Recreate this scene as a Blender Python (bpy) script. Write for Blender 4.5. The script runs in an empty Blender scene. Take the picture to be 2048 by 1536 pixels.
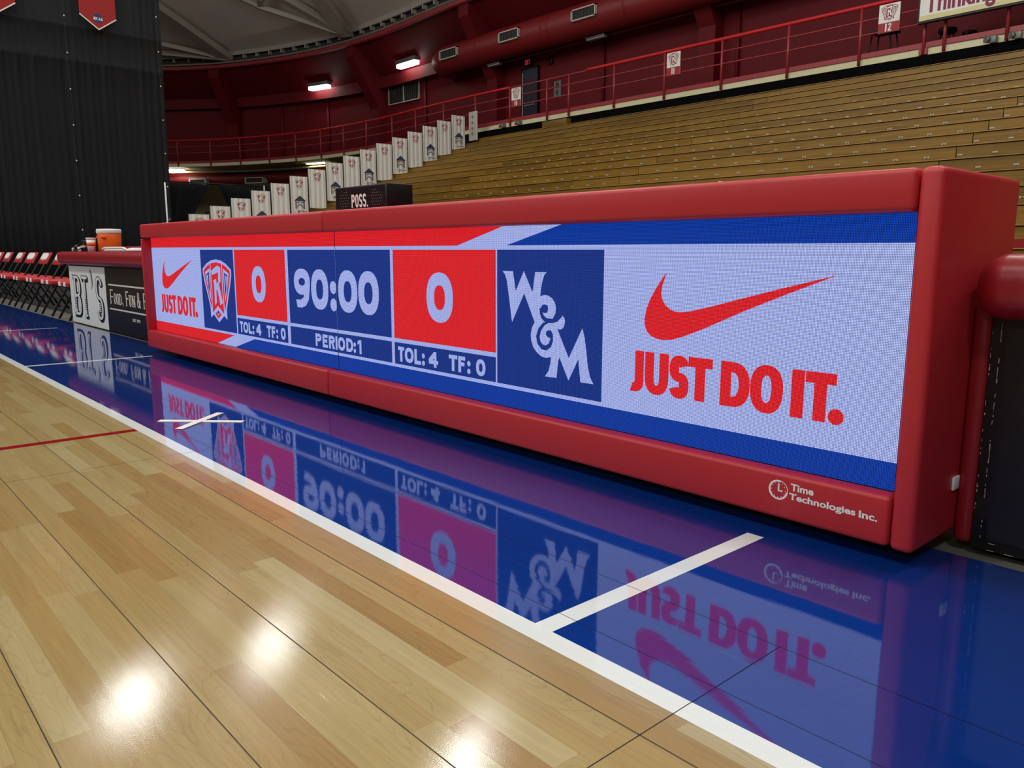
import bpy, bmesh, math, random
from mathutils import Vector, Matrix
random.seed(7)
sc = bpy.context.scene
COL = sc.collection

# ---------------------------------------------------------------- camera, world, lights, exposure
def make_camera():
    cd = bpy.data.cameras.new('camera'); co = bpy.data.objects.new('camera', cd); COL.objects.link(co)
    cd.sensor_width = 36; cd.lens = 27.704; cd.clip_start = .02; cd.clip_end = 300
    r = Vector((0.66766642, 0.74445831, 0.00183809)); u = Vector((-0.12477151, 0.10946638, 0.98612838)); f = Vector((-0.73393025, 0.65863415, -0.16597422))
    M = Matrix(((r.x, u.x, -f.x, 0), (r.y, u.y, -f.y, 0), (r.z, u.z, -f.z, 0.7598), (0, 0, 0, 1)))
    co.matrix_world = M
    sc.camera = co
make_camera()
sc.view_settings.view_transform = 'Standard'; sc.view_settings.look = 'None'
sc.view_settings.exposure = 0.0; sc.view_settings.gamma = 1.0; sc.view_settings.use_curve_mapping = False
w = bpy.data.worlds.new('world'); sc.world = w; w.use_nodes = True
w.node_tree.nodes['Background'].inputs[0].default_value = (.8, .85, 1, 1)
w.node_tree.nodes['Background'].inputs[1].default_value = 0.02
try: sc.cycles.use_denoising = True
except Exception: pass
LIGHTK = .82; FILLK = .5
def high_bay_or_fill(x, y, z, power, col=(.985, 1, .975)):
    ld = bpy.data.lights.new('high_bay_or_fill_lamp', 'AREA'); ld.shape = 'RECTANGLE'; ld.size = .4; ld.size_y = .8; ld.energy = power * LIGHTK; ld.color = col
    o = bpy.data.objects.new('high_bay_or_fill_lamp', ld); COL.objects.link(o); o.location = (x, y, z)
    # added all-round fill light that lifts the roof and walls, not a real fixture
    lp = bpy.data.lights.new('overhead_fill', 'POINT'); lp.shadow_soft_size = .75; lp.energy = 190 + power * FILLK; lp.color = col
    o = bpy.data.objects.new('overhead_fill', lp); COL.objects.link(o); o.location = (x, y, z + .35)
for (x, y, pw) in [(-31.2, 10, 14), (-22.7, 10, 24), (-13.8, 10.8, 60), (-5, 10.6, 170), (4, 10.4, 200),
                   (-22.3, 5.7, 60), (-31, -6, 260), (-22, -6, 330), (-9, 3, 230), (0, 4, 230), (-13, -5, 300), (-4, -5, 290), (5, -5, 300),  # mid-court pair is unseen, added to brighten the banners and sign
                   (-28, -20, 400), (-18, -20, 420), (-8, -20, 450), (4, -20, 450)]:  # unseen rows behind the camera, strengthened to light the front faces
    high_bay_or_fill(x, y, 11.5, pw)

# ---------------------------------------------------------------- helpers
def lin(c):
    r = []
    for v in c[:3]:
        v = v / 255.0
        r.append(v / 12.92 if v <= .04045 else ((v + .055) / 1.055) ** 2.4)
    return (r[0], r[1], r[2], 1.0)

def mat(name, rgb, rough=.5, metal=0.0, ior=1.5, bump=0.0, bscale=200.0, var=0.0, vscale=8.0):
    m = bpy.data.materials.new(name); m.use_nodes = True
    nt = m.node_tree; b = nt.nodes['Principled BSDF']
    b.inputs['Base Color'].default_value = lin(rgb); b.inputs['Roughness'].default_value = rough
    b.inputs['Metallic'].default_value = metal; b.inputs['IOR'].default_value = ior
    tc = nt.nodes.new('ShaderNodeTexCoord')
    if var > 0:
        n = nt.nodes.new('ShaderNodeTexNoise'); n.inputs['Scale'].default_value = vscale; n.inputs['Detail'].default_value = 4
        nt.links.new(tc.outputs['Object'], n.inputs['Vector'])
        h = nt.nodes.new('ShaderNodeHueSaturation'); h.inputs['Color'].default_value = lin(rgb)
        mr = nt.nodes.new('ShaderNodeMapRange'); mr.inputs[3].default_value = 1 - var; mr.inputs[4].default_value = 1 + var
        nt.links.new(n.outputs['Fac'], mr.inputs[0]); nt.links.new(mr.outputs[0], h.inputs['Value'])
        nt.links.new(h.outputs[0], b.inputs['Base Color'])
    if bump > 0:
        n2 = nt.nodes.new('ShaderNodeTexNoise'); n2.inputs['Scale'].default_value = bscale; n2.inputs['Detail'].default_value = 2
        nt.links.new(tc.outputs['Object'], n2.inputs['Vector'])
        bp = nt.nodes.new('ShaderNodeBump'); bp.inputs['Strength'].default_value = bump; bp.inputs['Distance'].default_value = .002
        nt.links.new(n2.outputs['Fac'], bp.inputs['Height']); nt.links.new(bp.outputs[0], b.inputs['Normal'])
    return m

def emit(name, rgb, strength):
    m = bpy.data.materials.new(name); m.use_nodes = True
    b = m.node_tree.nodes['Principled BSDF']
    b.inputs['Base Color'].default_value = (.02, .02, .02, 1)
    b.inputs['Emission Color'].default_value = lin(rgb); b.inputs['Emission Strength'].default_value = strength
    return m

def N(nt, typ, op=None, **kw):
    n = nt.nodes.new(typ)
    if op: n.operation = op
    for k, v in kw.items():
        n.inputs[int(k[1:])].default_value = v
    return n
def math_(nt, op, a, b=None):
    n = nt.nodes.new('ShaderNodeMath'); n.operation = op
    for i, v in enumerate((a, b)):
        if v is None: continue
        if isinstance(v, (int, float)): n.inputs[i].default_value = v
        else: nt.links.new(v, n.inputs[i])
    return n.outputs[0]

LED_PITCH = 0.004
def led(name, rgb, strength):
    """light emitting diode screen: a grid of round dots on a dark face"""
    m = bpy.data.materials.new(name); m.use_nodes = True
    nt = m.node_tree; b = nt.nodes['Principled BSDF']
    b.inputs['Base Color'].default_value = (.006, .006, .009, 1); b.inputs['Roughness'].default_value = .8; b.inputs['Specular IOR Level'].default_value = .12
    g = nt.nodes.new('ShaderNodeNewGeometry'); s = nt.nodes.new('ShaderNodeSeparateXYZ')
    nt.links.new(g.outputs['Position'], s.inputs[0])
    def wave(o):
        a = math_(nt, 'MULTIPLY', o, 2 * math.pi / LED_PITCH)
        c = math_(nt, 'COSINE', a)
        return math_(nt, 'ADD', math_(nt, 'MULTIPLY', c, .5), .5)
    p = math_(nt, 'MULTIPLY', wave(s.outputs[0]), wave(s.outputs[2]))
    k = math_(nt, 'ADD', math_(nt, 'MULTIPLY', p, 2.2), .45)
    k = math_(nt, 'MULTIPLY', k, strength)
    b.inputs['Emission Color'].default_value = lin(rgb)
    nt.links.new(k, b.inputs['Emission Strength'])
    return m

ORG = {}
class MB:
    """collects shapes into one bmesh; each shape takes a material slot"""
    def __init__(s): s.bm = bmesh.new(); s.mi = 0; s.sm = False
    def face(s, pts, mi=None, smooth=None):
        vs = [s.bm.verts.new(p) for p in pts]
        try: f = s.bm.faces.new(vs)
        except ValueError: return None
        f.normal_update()
        f.material_index = s.mi if mi is None else mi
        f.smooth = s.sm if smooth is None else smooth
        return f
    def box(s, x0, x1, y0, y1, z0, z1, bev=0, seg=2, mi=None, M=None):
        b2 = bmesh.new()
        bmesh.ops.create_cube(b2, size=1)
        for v in b2.verts:
            v.co = Vector(((x0 + x1) / 2 + v.co.x * (x1 - x0), (y0 + y1) / 2 + v.co.y * (y1 - y0), (z0 + z1) / 2 + v.co.z * (z1 - z0)))
        if bev > 0:
            bmesh.ops.bevel(b2, geom=list(b2.edges), offset=bev, segments=seg, profile=.5, affect='EDGES')
        for f in b2.faces:
            f.smooth = bev > 0
        s.merge(b2, mi, M)
        return s
    def merge(s, b2, mi=None, M=None):
        mp = {}
        for v in b2.verts:
            mp[v] = s.bm.verts.new(M @ v.co if M else v.co)
        for f in b2.faces:
            try:
                nf = s.bm.faces.new([mp[v] for v in f.verts]); nf.material_index = s.mi if mi is None else mi; nf.smooth = f.smooth
            except ValueError: pass
        b2.free()
    def cyl(s, p0, p1, r0, r1=None, seg=16, cap=True, mi=None, smooth=True):
        p0 = Vector(p0); p1 = Vector(p1); r1 = r0 if r1 is None else r1
        d = (p1 - p0).normalized(); a = d.orthogonal().normalized(); b = d.cross(a)
        A = []; B = []
        for i in range(seg):
            t = 2 * math.pi * i / seg; o = a * math.cos(t) + b * math.sin(t)
            A.append(s.bm.verts.new(p0 + o * r0)); B.append(s.bm.verts.new(p1 + o * r1))
        m = s.mi if mi is None else mi
        for i in range(seg):
            j = (i + 1) % seg
            f = s.bm.faces.new((A[i], A[j], B[j], B[i])); f.smooth = smooth; f.material_index = m
        if cap:
            f = s.bm.faces.new(list(reversed(A))); f.material_index = m
            f = s.bm.faces.new(B); f.material_index = m
        return s
    def tube(s, pts, r, seg=8, mi=None, closed=False):
        pts = [Vector(p) for p in pts]; rings = []; n = len(pts); m = s.mi if mi is None else mi
        prev = None
        for i, p in enumerate(pts):
            if closed: d = (pts[(i + 1) % n] - pts[i - 1]).normalized()
            else: d = (pts[min(i + 1, n - 1)] - pts[max(i - 1, 0)]).normalized()
            if prev is None: a = d.orthogonal().normalized()
            else:
                a = prev - d * prev.dot(d)
                a = a.normalized() if a.length > 1e-6 else d.orthogonal().normalized()
            prev = a; b = d.cross(a)
            rr = r[i] if isinstance(r, (list, tuple)) else r
            rings.append([s.bm.verts.new(p + (a * math.cos(2 * math.pi * k / seg) + b * math.sin(2 * math.pi * k / seg)) * rr) for k in range(seg)])
        for i in range(n if closed else n - 1):
            A = rings[i]; B = rings[(i + 1) % n]
            for k in range(seg):
                j = (k + 1) % seg
                try:
                    f = s.bm.faces.new((A[k], A[j], B[j], B[k])); f.smooth = True; f.material_index = m
                except ValueError: pass
        if not closed:
            for R, rev in ((rings[0], True), (rings[-1], False)):
                f = s.bm.faces.new(list(reversed(R)) if rev else R); f.material_index = m
        return s
    def lathe(s, prof, c=(0, 0, 0), seg=32, mi=None):
        rings = []; m = s.mi if mi is None else mi
        for (r, z) in prof:
            rings.append([s.bm.verts.new((c[0] + r * math.cos(2 * math.pi * k / seg), c[1] + r * math.sin(2 * math.pi * k / seg), c[2] + z)) for k in range(seg)])
        for A, B in zip(rings[:-1], rings[1:]):
            for k in range(seg):
                j = (k + 1) % seg
                f = s.bm.faces.new((A[k], A[j], B[j], B[k])); f.smooth = True; f.material_index = m
        f = s.bm.faces.new(list(reversed(rings[0]))); f.material_index = m
        f = s.bm.faces.new(rings[-1]); f.material_index = m
        return s
    def sweep(s, rails, mi=None, smooth=False, closed=False):
        """skin a list of equal-length point lists into strips"""
        m = s.mi if mi is None else mi
        V = [[s.bm.verts.new(p) for p in r] for r in rails]
        rows = list(zip(V, V[1:] + ([V[0]] if closed else []))) if closed else list(zip(V[:-1], V[1:]))
        for A, B in rows:
            for i in range(len(A) - 1):
                f = s.bm.faces.new((A[i], A[i + 1], B[i + 1], B[i])); f.smooth = smooth; f.material_index = m
        return s
    def flat(s, polys, fmap, layer=0, mi=None):
        """2-D polygons laid on a surface by fmap(u, v, layer)"""
        m = s.mi if mi is None else mi
        for k, poly in enumerate(polys):
            ar = sum(poly[i][0] * poly[(i + 1) % len(poly)][1] - poly[(i + 1) % len(poly)][0] * poly[i][1] for i in range(len(poly)))
            if ar < 0: poly = list(reversed(poly))
            f = s.face([fmap(u, v, layer + .03 * (k % 12)) for u, v in poly], m, False)
        return s
    def mesh(s, name):
        big = [f for f in s.bm.faces if len(f.verts) > 4]
        if big: bmesh.ops.triangulate(s.bm, faces=big)
        me = bpy.data.meshes.new(name); s.bm.to_mesh(me); s.bm.free()
        return me

def setp(o, label=None, cat=None, group=None, kind=None):
    if label: o['label'] = label
    if cat: o['category'] = cat
    if group: o['group'] = group
    if kind: o['kind'] = kind
    return o
def thing(name, label, cat, loc=(0, 0, 0), group=None):
    o = bpy.data.objects.new(name, None); o.empty_display_size = .1
    COL.objects.link(o); o.location = loc; ORG[o.name] = Vector(loc)
    return setp(o, label, cat, group)
def obj(name, mb, mats, parent=None, local=False, origin=None):
    """one mesh object; shapes are given in world coordinates unless local"""
    me = mb.mesh(name)
    for m in (mats if isinstance(mats, (list, tuple)) else [mats]): me.materials.append(m)
    o = bpy.data.objects.new(name, me); COL.objects.link(o)
    if parent is not None:
        o.parent = parent
        off = ORG.get(parent.name, Vector((0, 0, 0)))
        if not local: me.transform(Matrix.Translation(-off))
        ORG[o.name] = off if not local else Vector((0, 0, 0))
    else:
        if origin is None and len(me.vertices):
            xs = [v.co for v in me.vertices]
            origin = Vector(((min(v.x for v in xs) + max(v.x for v in xs)) / 2, (min(v.y for v in xs) + max(v.y for v in xs)) / 2, min(v.z for v in xs)))
        origin = Vector(origin)
        me.transform(Matrix.Translation(-origin)); o.location = origin; ORG[o.name] = origin
    return o
def struct(name, mb, mats):
    o = obj(name, mb, mats, origin=(0, 0, 0)); o['kind'] = 'structure'; return o
def dup(root, loc, rotz=0, **kw):
    r = root.copy(); COL.objects.link(r); r.location = loc; r.rotation_euler = (0, 0, rotz)
    for ch in list(root.children):
        c = ch.copy(); COL.objects.link(c); c.parent = r
        for g in ch.children:
            d = g.copy(); COL.objects.link(d); d.parent = c
    setp(r, **kw); return r

# ---- lettering: glyphs as polygons
def sel(c, r, a, ex):
    v = math.cos(a) if c else math.sin(a)
    return r * (1 if v >= 0 else -1) * abs(v) ** (2.0 / ex)
def ring(cx, cz, rx, rz, tv, th, a0=0, a1=360, ex=2.3, n=28):
    out = []; k = max(2, int(n * abs(a1 - a0) / 360))
    P = []; Q = []
    for i in range(k + 1):
        a = math.radians(a0 + (a1 - a0) * i / k)
        P.append((cx + sel(1, rx, a, ex), cz + sel(0, rz, a, ex)))
        Q.append((cx + sel(1, max(rx - tv, 1e-4), a, ex), cz + sel(0, max(rz - th, 1e-4), a, ex)))
    h = max(1, k // 2)
    for i0, i1 in ((0, h), (h, k)):
        if i1 > i0: out.append(P[i0:i1 + 1] + list(reversed(Q[i0:i1 + 1])))
    return out
def disc(cx, cz, rx, rz, n=20):
    return [[(cx + rx * math.cos(2 * math.pi * i / n), cz + rz * math.sin(2 * math.pi * i / n)) for i in range(n)]]
def rect(x0, x1, z0, z1): return [[(x0, z0), (x1, z0), (x1, z1), (x0, z1)]]
def stroke(pts, wd):
    out = []
    for i in range(len(pts) - 1):
        (x0, z0), (x1, z1) = pts[i], pts[i + 1]
        w0 = wd[i] if isinstance(wd, list) else wd; w1 = wd[i + 1] if isinstance(wd, list) else wd
        L = math.hypot(x1 - x0, z1 - z0) or 1e-6; nx, nz = -(z1 - z0) / L, (x1 - x0) / L
        e = .18; dx, dz = (x1 - x0) / L * w0 * e, (z1 - z0) / L * w0 * e
        out.append([(x0 - dx + nx * w0 / 2, z0 - dz + nz * w0 / 2), (x0 - dx - nx * w0 / 2, z0 - dz - nz * w0 / 2), (x1 + dx - nx * w1 / 2, z1 + dz - nz * w1 / 2), (x1 + dx + nx * w1 / 2, z1 + dz + nz * w1 / 2)])
    return out
def glyph(ch, x0, x1, z0, z1, tv, th, serif=0):
    w = x1 - x0; h = z1 - z0; cx = (x0 + x1) / 2; cz = (z0 + z1) / 2; R = []
    def sf(x, z): return rect(x - tv / 2 - serif, x + tv / 2 + serif, z, z + th * .7) if z <= cz else rect(x - tv / 2 - serif, x + tv / 2 + serif, z - th * .7, z)
    st = []
    if ch in 'O0': R += ring(cx, cz, w / 2, h / 2, tv, th)
    elif ch == 'C': R += ring(cx, cz, w / 2, h / 2, tv, th, 45, 315)
    elif ch == 'D':
        R += rect(x0, x0 + tv, z0, z1); r = w * .62
        R += ring(x1 - r, cz, r, h / 2, tv, th, -90, 90, 2.4); R += rect(x0, x1 - r, z1 - th, z1) + rect(x0, x1 - r, z0, z0 + th); st = [(x0 + tv / 2, z0), (x0 + tv / 2, z1)]
    elif ch == 'U':
        rz = min(h * .42, w * .62)
        R += rect(x0, x0 + tv, z0 + rz, z1) + rect(x1 - tv, x1, z0 + rz, z1) + ring(cx, z0 + rz, w / 2, rz, tv, th, 180, 360, 2.3); st = [(x0 + tv / 2, z1), (x1 - tv / 2, z1)]
    elif ch == 'J':
        rz = h * .27; R += rect(x1 - tv, x1, z0 + rz, z1) + ring(x1 - w * .75, z0 + rz, w * .75, rz, tv, th, -105, 0)
    elif ch == 'S':
        rz = (h + th) / 4
        R += ring(cx, z1 - rz, w / 2, rz, tv, th, 15, 270, 2.3) + ring(cx, z0 + rz, w / 2, rz, tv, th, -165, 90, 2.3)
    elif ch == 'T': R += rect(x0, x1, z1 - th, z1) + rect(cx - tv / 2, cx + tv / 2, z0, z1 - th); st = [(cx, z0)]
    elif ch == 'I': R += rect(x0, x1, z0, z1); st = [(cx, z0), (cx, z1)]
    elif ch == 'L': R += rect(x0, x0 + tv, z0, z1) + rect(x0 + tv, x1, z0, z0 + th); st = [(x0 + tv / 2, z1)]
    elif ch in 'EF':
        R += rect(x0, x0 + tv, z0, z1) + rect(x0 + tv, x1, z1 - th, z1) + rect(x0 + tv, x1 - w * .1, cz - th * .45, cz + th * .55); st = [(x0 + tv / 2, z0)]
        if ch == 'E': R += rect(x0 + tv, x1, z0, z0 + th)
    elif ch == 'H': R += rect(x0, x0 + tv, z0, z1) + rect(x1 - tv, x1, z0, z1) + rect(x0 + tv, x1 - tv, cz - th / 2, cz + th / 2)
    elif ch in 'PRB':
        R += rect(x0, x0 + tv, z0, z1); zb = z0 + h * (.40 if ch != 'B' else .47); rz = (z1 - zb) / 2; r = w * .55
        R += ring(x1 - r, z1 - rz, r, rz, tv, th, -90, 90, 2.4) + rect(x0 + tv, x1 - r, z1 - th, z1) + rect(x0 + tv, x1 - r, zb, zb + th); st = [(x0 + tv / 2, z0), (x0 + tv / 2, z1)]
        if ch == 'R': R += [[(cx - tv * .3, zb + th * .5), (cx + tv * .7, zb + th * .5), (x1, z0), (x1 - tv * 1.15, z0)]]
        if ch == 'B':
            rz2 = (zb + th - z0) / 2; R += ring(x1 - r, z0 + rz2, r, rz2, tv, th, -90, 90, 2.4) + rect(x0 + tv, x1 - r, z0, z0 + th)
    elif ch == 'N':
        R += rect(x0, x0 + tv, z0, z1) + rect(x1 - tv, x1, z0, z1) + [[(x0, z1), (x0 + tv * 1.2, z1), (x1, z0), (x1 - tv * 1.2, z0)]]; st = [(x0 + tv / 2, z0), (x0 + tv / 2, z1), (x1 - tv / 2, z1)]
    elif ch == 'A':
        R += [[(x0, z0), (x0 + tv, z0), (cx + tv * .45, z1), (cx - tv * .45, z1)], [(x1 - tv, z0), (x1, z0), (cx + tv * .45, z1), (cx - tv * .45, z1)]] + rect(x0 + w * .25, x1 - w * .25, z0 + h * .22, z0 + h * .22 + th)
    elif ch == '1':
        R += rect(x1 - tv, x1, z0, z1) + [[(x1 - tv, z1), (x0, z1 - h * .12), (x0, z1 - h * .12 - th), (x1 - tv, z1 - th)]]
    elif ch == '2':
        rz = h * .28; R += ring(cx, z1 - rz, w / 2, rz, tv, th, -20, 175) + [[(x1 - tv * .3, z1 - rz * 1.5), (x1 - tv * 1.3, z1 - rz * 1.35), (x0, z0 + th), (x0 + tv * 1.2, z0 + th)]] + rect(x0, x1, z0, z0 + th)
    elif ch == '4':
        zb = z0 + h * .2; sx = x1 - w * .18
        R += rect(x0, x1, zb, zb + th) + rect(sx - tv, sx, z0, z1) + [[(x0, zb + th * .5), (x0, zb + th * 1.3), (sx - tv * .9, z1), (sx, z1), (sx - tv * .5, z1 - h * .3), (x0 + tv * .9, zb + th * .5)]]
    elif ch in '98':
        rz = h * .335; R += ring(cx, z1 - rz, w / 2, rz, tv, th * .95)
        R += [[(x1, z1 - rz), (x1 - w * .01, z1 - rz - h * .12), (x1 - w * .1, z0 + h * .22), (x1 - w * .3, z0 + h * .055), (x0 + w * .45, z0 + h * .0), (x0 + w * .17, z0), (x0 + w * .1, z0 + h * .2), (x0 + w * .4, z0 + h * .205), (x1 - w * .42, z0 + h * .27), (x1 - tv * 1.02, z1 - rz - h * .1), (x1 - tv, z1 - rz)]]
    elif ch == '3':
        rz = (h + th) / 4; R += ring(cx, z1 - rz, w / 2, rz, tv, th, -90, 160) + ring(cx, z0 + rz, w / 2, rz, tv, th, -160, 90)
    elif ch == '&':
        R += ring(cx - w * .1, z1 - h * .23, w * .27, h * .23, tv * .7, th * .8) + ring(x0 + w * .38, z0 + h * .29, w * .38, h * .29, tv, th) + [[(x0 + w * .18, z0 + h * .68), (x0 + w * .38, z0 + h * .72), (x1, z0), (x1 - w * .25, z0)]] + [[(x1, z0 + h * .5), (x1 - tv * .6, z0 + h * .5), (x0 + w * .6, z0 + h * .1), (x0 + w * .75, z0 + h * .08)]]
    elif ch == '.': R += disc(cx, z0 + w / 2, w / 2, w / 2)
    elif ch == ':': R += disc(cx, z0 + h * .15, w / 2, h * .15) + disc(cx, z1 - h * .25, w / 2, h * .15)
    elif ch == ',': R += [[(x0, z0 + w), (x1, z0 + w), (x1, z0 + w * .2), (x0 + w * .2, z0 - h * .14), (x0 + w * .1, z0 - h * .1), (cx, z0)]]
    elif ch == "'": R += [[(x0, z1), (x1, z1), (x1, z1 - h * .35), (cx, z0), (x0 + w * .2, z0), (cx, z1 - h * .45), (x0, z1 - h * .35)]]
    elif ch == '|': R += rect(x0, x1, z0, z1)
    if serif:
        for x, z in st: R += sf(x, z)
    return R
def word(txt, x0, x1, z0, z1, tv, th, gap, widths=None, serif=0, small=None):
    """spread a word over a box; widths = relative advance of each letter"""
    W = {'I': .42, 'J': .75, '1': .5, '.': .34, ':': .34, ',': .34, "'": .34, ' ': .55, 'L': .85, '&': 1.15, 'O': 1.05}
    ad = [(widths or W).get(c, 1.0) * (small if (small and i and c.isalpha() and txt[i - 1] != ' ') else 1) for i, c in enumerate(txt)]
    n = len(txt); k = (x1 - x0 - gap * (n - 1)) / sum(ad); x = x0; out = []
    for i, c in enumerate(txt):
        wd = ad[i] * k
        if c != ' ':
            hh = z1 if not (small and i and c.isalpha() and txt[i - 1] != ' ') else z0 + (z1 - z0) * small
            zz = z1 if c not in '.,' else z1
            out += glyph(c, x, x + wd, z0, hh if c not in ',.' else zz, min(tv, wd), th, serif)
        x += wd + gap
    return out
def font_polys(txt, x0, x1, z0, z1, bold=.02):
    """built-in typeface turned into polygons fitted to a box"""
    cu = bpy.data.curves.new('lettering', 'FONT'); cu.body = txt; cu.size = 1; cu.offset = bold; cu.resolution_u = 4; cu.fill_mode = 'FRONT'
    o = bpy.data.objects.new('lettering', cu); COL.objects.link(o)
    dg = bpy.context.evaluated_depsgraph_get(); me = o.evaluated_get(dg).to_mesh()
    P = [(v.co.x, v.co.y) for v in me.vertices]; F = [list(f.vertices) for f in me.polygons]
    o.evaluated_get(dg).to_mesh_clear()
    bpy.data.objects.remove(o); bpy.data.curves.remove(cu)
    a, b = min(p[0] for p in P), max(p[0] for p in P); c, d = min(p[1] for p in P), max(p[1] for p in P)
    return [[(x0 + (P[i][0] - a) / (b - a) * (x1 - x0), z0 + (P[i][1] - c) / (d - c) * (z1 - z0)) for i in f] for f in F]

# ---- crest, traced once and normalised (u across -1..1, v up 0..1)
def crest_norm(l): return [((x + 5048.7) / 231.5, (z - 306.1) / 399.4) for x, z in l]
def sym(l): return l + [(-u, v) for u, v in reversed(l) if abs(u) > 1e-6]
CREST_OUT = sym([(0, 1), (.35, .985), (.7, .93), (1.0, .845), (.985, .75), (.89, .605), (.74, .43), (.575, .22), (.57, .055), (.36, .11), (.02, 0)])
CREST_IN = sym([(0, .955), (.33, .942), (.66, .892), (.92, .82), (.9, .75), (.81, .61), (.67, .44), (.50, .24), (.45, .2), (0, .2)])
CREST_WING = [(.47, .86), (.82, .79), (.80, .73), (.72, .60), (.58, .42), (.49, .33)]
CREST_WING_IN = [(.53, .80), (.74, .755), (.70, .66), (.60, .5), (.54, .42)]
CREST_WING_CORE = [(.60, .76), (.70, .735), (.66, .63), (.615, .56)]
CREST_BARW = sym([(0, .97), (.43, .95), (.41, .5), (.46, .12), (0, .235)])
CREST_MID = sym([(0, .955), (.38, .935), (.36, .5), (.40, .14), (0, .262)])
CREST_R = crest_norm([(-5028, 668), (-4978, 656), (-4986, 568), (-5015, 551), (-4964, 433), (-5009, 416), (-5042, 512), (-5063, 510), (-5064, 432), (-5096, 412), (-5095, 548), (-5102, 573), (-5057, 582), (-5051, 554), (-5023, 563), (-5019, 625), (-5113, 606), (-5136, 631)])
CREST_DIA = sym([(0, .235), (.34, .14), (.01, .03)])
CREST_DIA2 = [(-.22, .125), (0, .055), (.22, .125), (.14, .16), (0, .105), (-.14, .16)]
CREST_DIA3 = [(0, .19), (.09, .155), (0, .125), (-.09, .155)]
def mirror(l): return [(-u, v) for u, v in l]
def crest(mb, fmap, cu, v0, hw, h, mats, layer=1):
    """mats: outline, field, wing, wing core, bar border, bar, letter, diamond, diamond mark"""
    o, fld, wg, wc, bb, bar, let, dia, dm = mats
    f = lambda l: [(cu + u * hw, v0 + v * h) for u, v in l]
    def put(polys, k, m):
        if m is not None: mb.flat([f(q) for q in polys], fmap, layer + k, m)
    put([CREST_OUT], 0, o); put([CREST_IN], 1, fld)
    put([CREST_WING, mirror(CREST_WING)], 2, wg); put([CREST_WING_IN, mirror(CREST_WING_IN)], 3, wc); put([CREST_WING_CORE, mirror(CREST_WING_CORE)], 4, wg)
    put([CREST_BARW], 5, bb); put([CREST_MID], 6, bar); put([CREST_R], 7, let)
    put([CREST_DIA], 7, dia); put([CREST_DIA2], 8, dm); put([CREST_DIA3], 8, wc)
SWOOSH = [(-1505, 698), (-1520, 680), (-1546, 645), (-1567, 610), (-1580, 580), (-1587, 546), (-1584, 526), (-1575, 509), (-1560, 497), (-1536, 489), (-1512, 487), (-1480, 490), (-1435, 504), (-1363, 533), (-1228, 594), (-1100, 647), (-963, 701), (-1126, 659), (-1230, 631), (-1342, 600), (-1414, 582), (-1451, 577), (-1472, 579), (-1490, 585), (-1508, 598), (-1519, 613), (-1524, 632), (-1520, 656)]
WM = [(-2272, 687), (-2213, 687), (-2198, 614), (-2153, 689), (-2106, 612), (-2093, 686), (-2033, 687), (-2046, 675), (-2055, 654), (-2061, 629), (-2065, 600), (-2047, 605), (-2025, 604), (-2004, 595), (-1990, 580), (-1984, 562), (-1987, 542), (-1999, 524), (-2010, 515), (-1983, 517), (-1962, 526), (-1953, 537), (-1942, 529), (-1939, 517), (-1942, 502), (-1950, 491), (-1963, 486), (-1976, 489), (-1965, 468), (-1918, 389), (-1855, 499), (-1844, 468), (-1834, 418), (-1827, 372), (-1816, 334), (-1799, 310), (-1860, 309), (-1872, 389), (-1918, 308), (-1964, 386), (-1970, 373), (-1974, 341), (-1978, 311), (-2038, 309), (-2019, 332), (-2010, 359), (-2007, 383), (-2035, 378), (-2058, 381), (-2082, 394), (-2101, 412), (-2112, 437), (-2114, 459), (-2108, 483), (-2094, 504), (-2151, 607), (-2218, 495), (-2235, 587), (-2248, 652), (-2258, 673)]
WM_HOLE = [(-2040, 572), (-2026, 568), (-2023, 557), (-2028, 543), (-2044, 540), (-2056, 544), (-2062, 550), (-2060, 561), (-2052, 569)]
WM_L1 = [(-2062, 555), (-2060, 540), (-2051, 525), (-2033, 514), (-2001, 515), (-1979, 520), (-1955, 534)]
WM_L2 = [(-2019, 510), (-2046, 500), (-2066, 479), (-2076, 453), (-2070, 431), (-2054, 417), (-2033, 414), (-2013, 426), (-2004, 446), (-2005, 465), (-2014, 477)]
WM_BLOB = [(-2021, 480), (-2009, 476), (-2004, 465), (-2007, 452), (-2018, 453), (-2030, 458), (-2034, 466), (-2031, 475)]
mmv = lambda l, dx=0.0: [(x / 1000 + dx, z / 1000) for x, z in l]

# ---------------------------------------------------------------- materials
M = {}
M['pad'] = mat('red_vinyl', (192, 42, 50), .42, bump=.05, bscale=300)
M['pad_dark'] = mat('old_red_vinyl', (150, 28, 38), .35, bump=.25, bscale=60)
M['black'] = mat('black_metal', (14, 14, 16), .45)
M['black_gloss'] = mat('black_gloss', (16, 15, 16), .25)
M['navy_panel'] = mat('dark_navy_panel', (11, 13, 26), .35)
M['white'] = mat('white_print', (245, 245, 242), .5)
M['cream'] = mat('cream_paint', (226, 220, 180), .6, var=.05, vscale=1.5)
M['wall'] = mat('maroon_paint', (104, 14, 24), .62, ior=1.35, var=.06, vscale=.6)
M['rail'] = mat('red_enamel', (160, 52, 62), .35)
M['handrail'] = mat('bright_red_vinyl', (205, 32, 40), .4)
M['steel'] = mat('grey_roof_steel', (176, 168, 156), .6)
M['deck'] = mat('white_roof_deck', (236, 228, 218), .8, var=.05, vscale=.25)
M['slot'] = mat('dark_recess', (60, 60, 56), .8)
M['drape'] = mat('black_drape', (20, 22, 27), .9, var=.08, vscale=.8)
M['duct'] = mat('red_duct_paint', (128, 22, 30), .5, var=.05, vscale=.8)
M['grille'] = mat('grille_frame', (200, 196, 184), .5)
M['grille_dark'] = mat('grille_dark', (44, 50, 46), .6)
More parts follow.
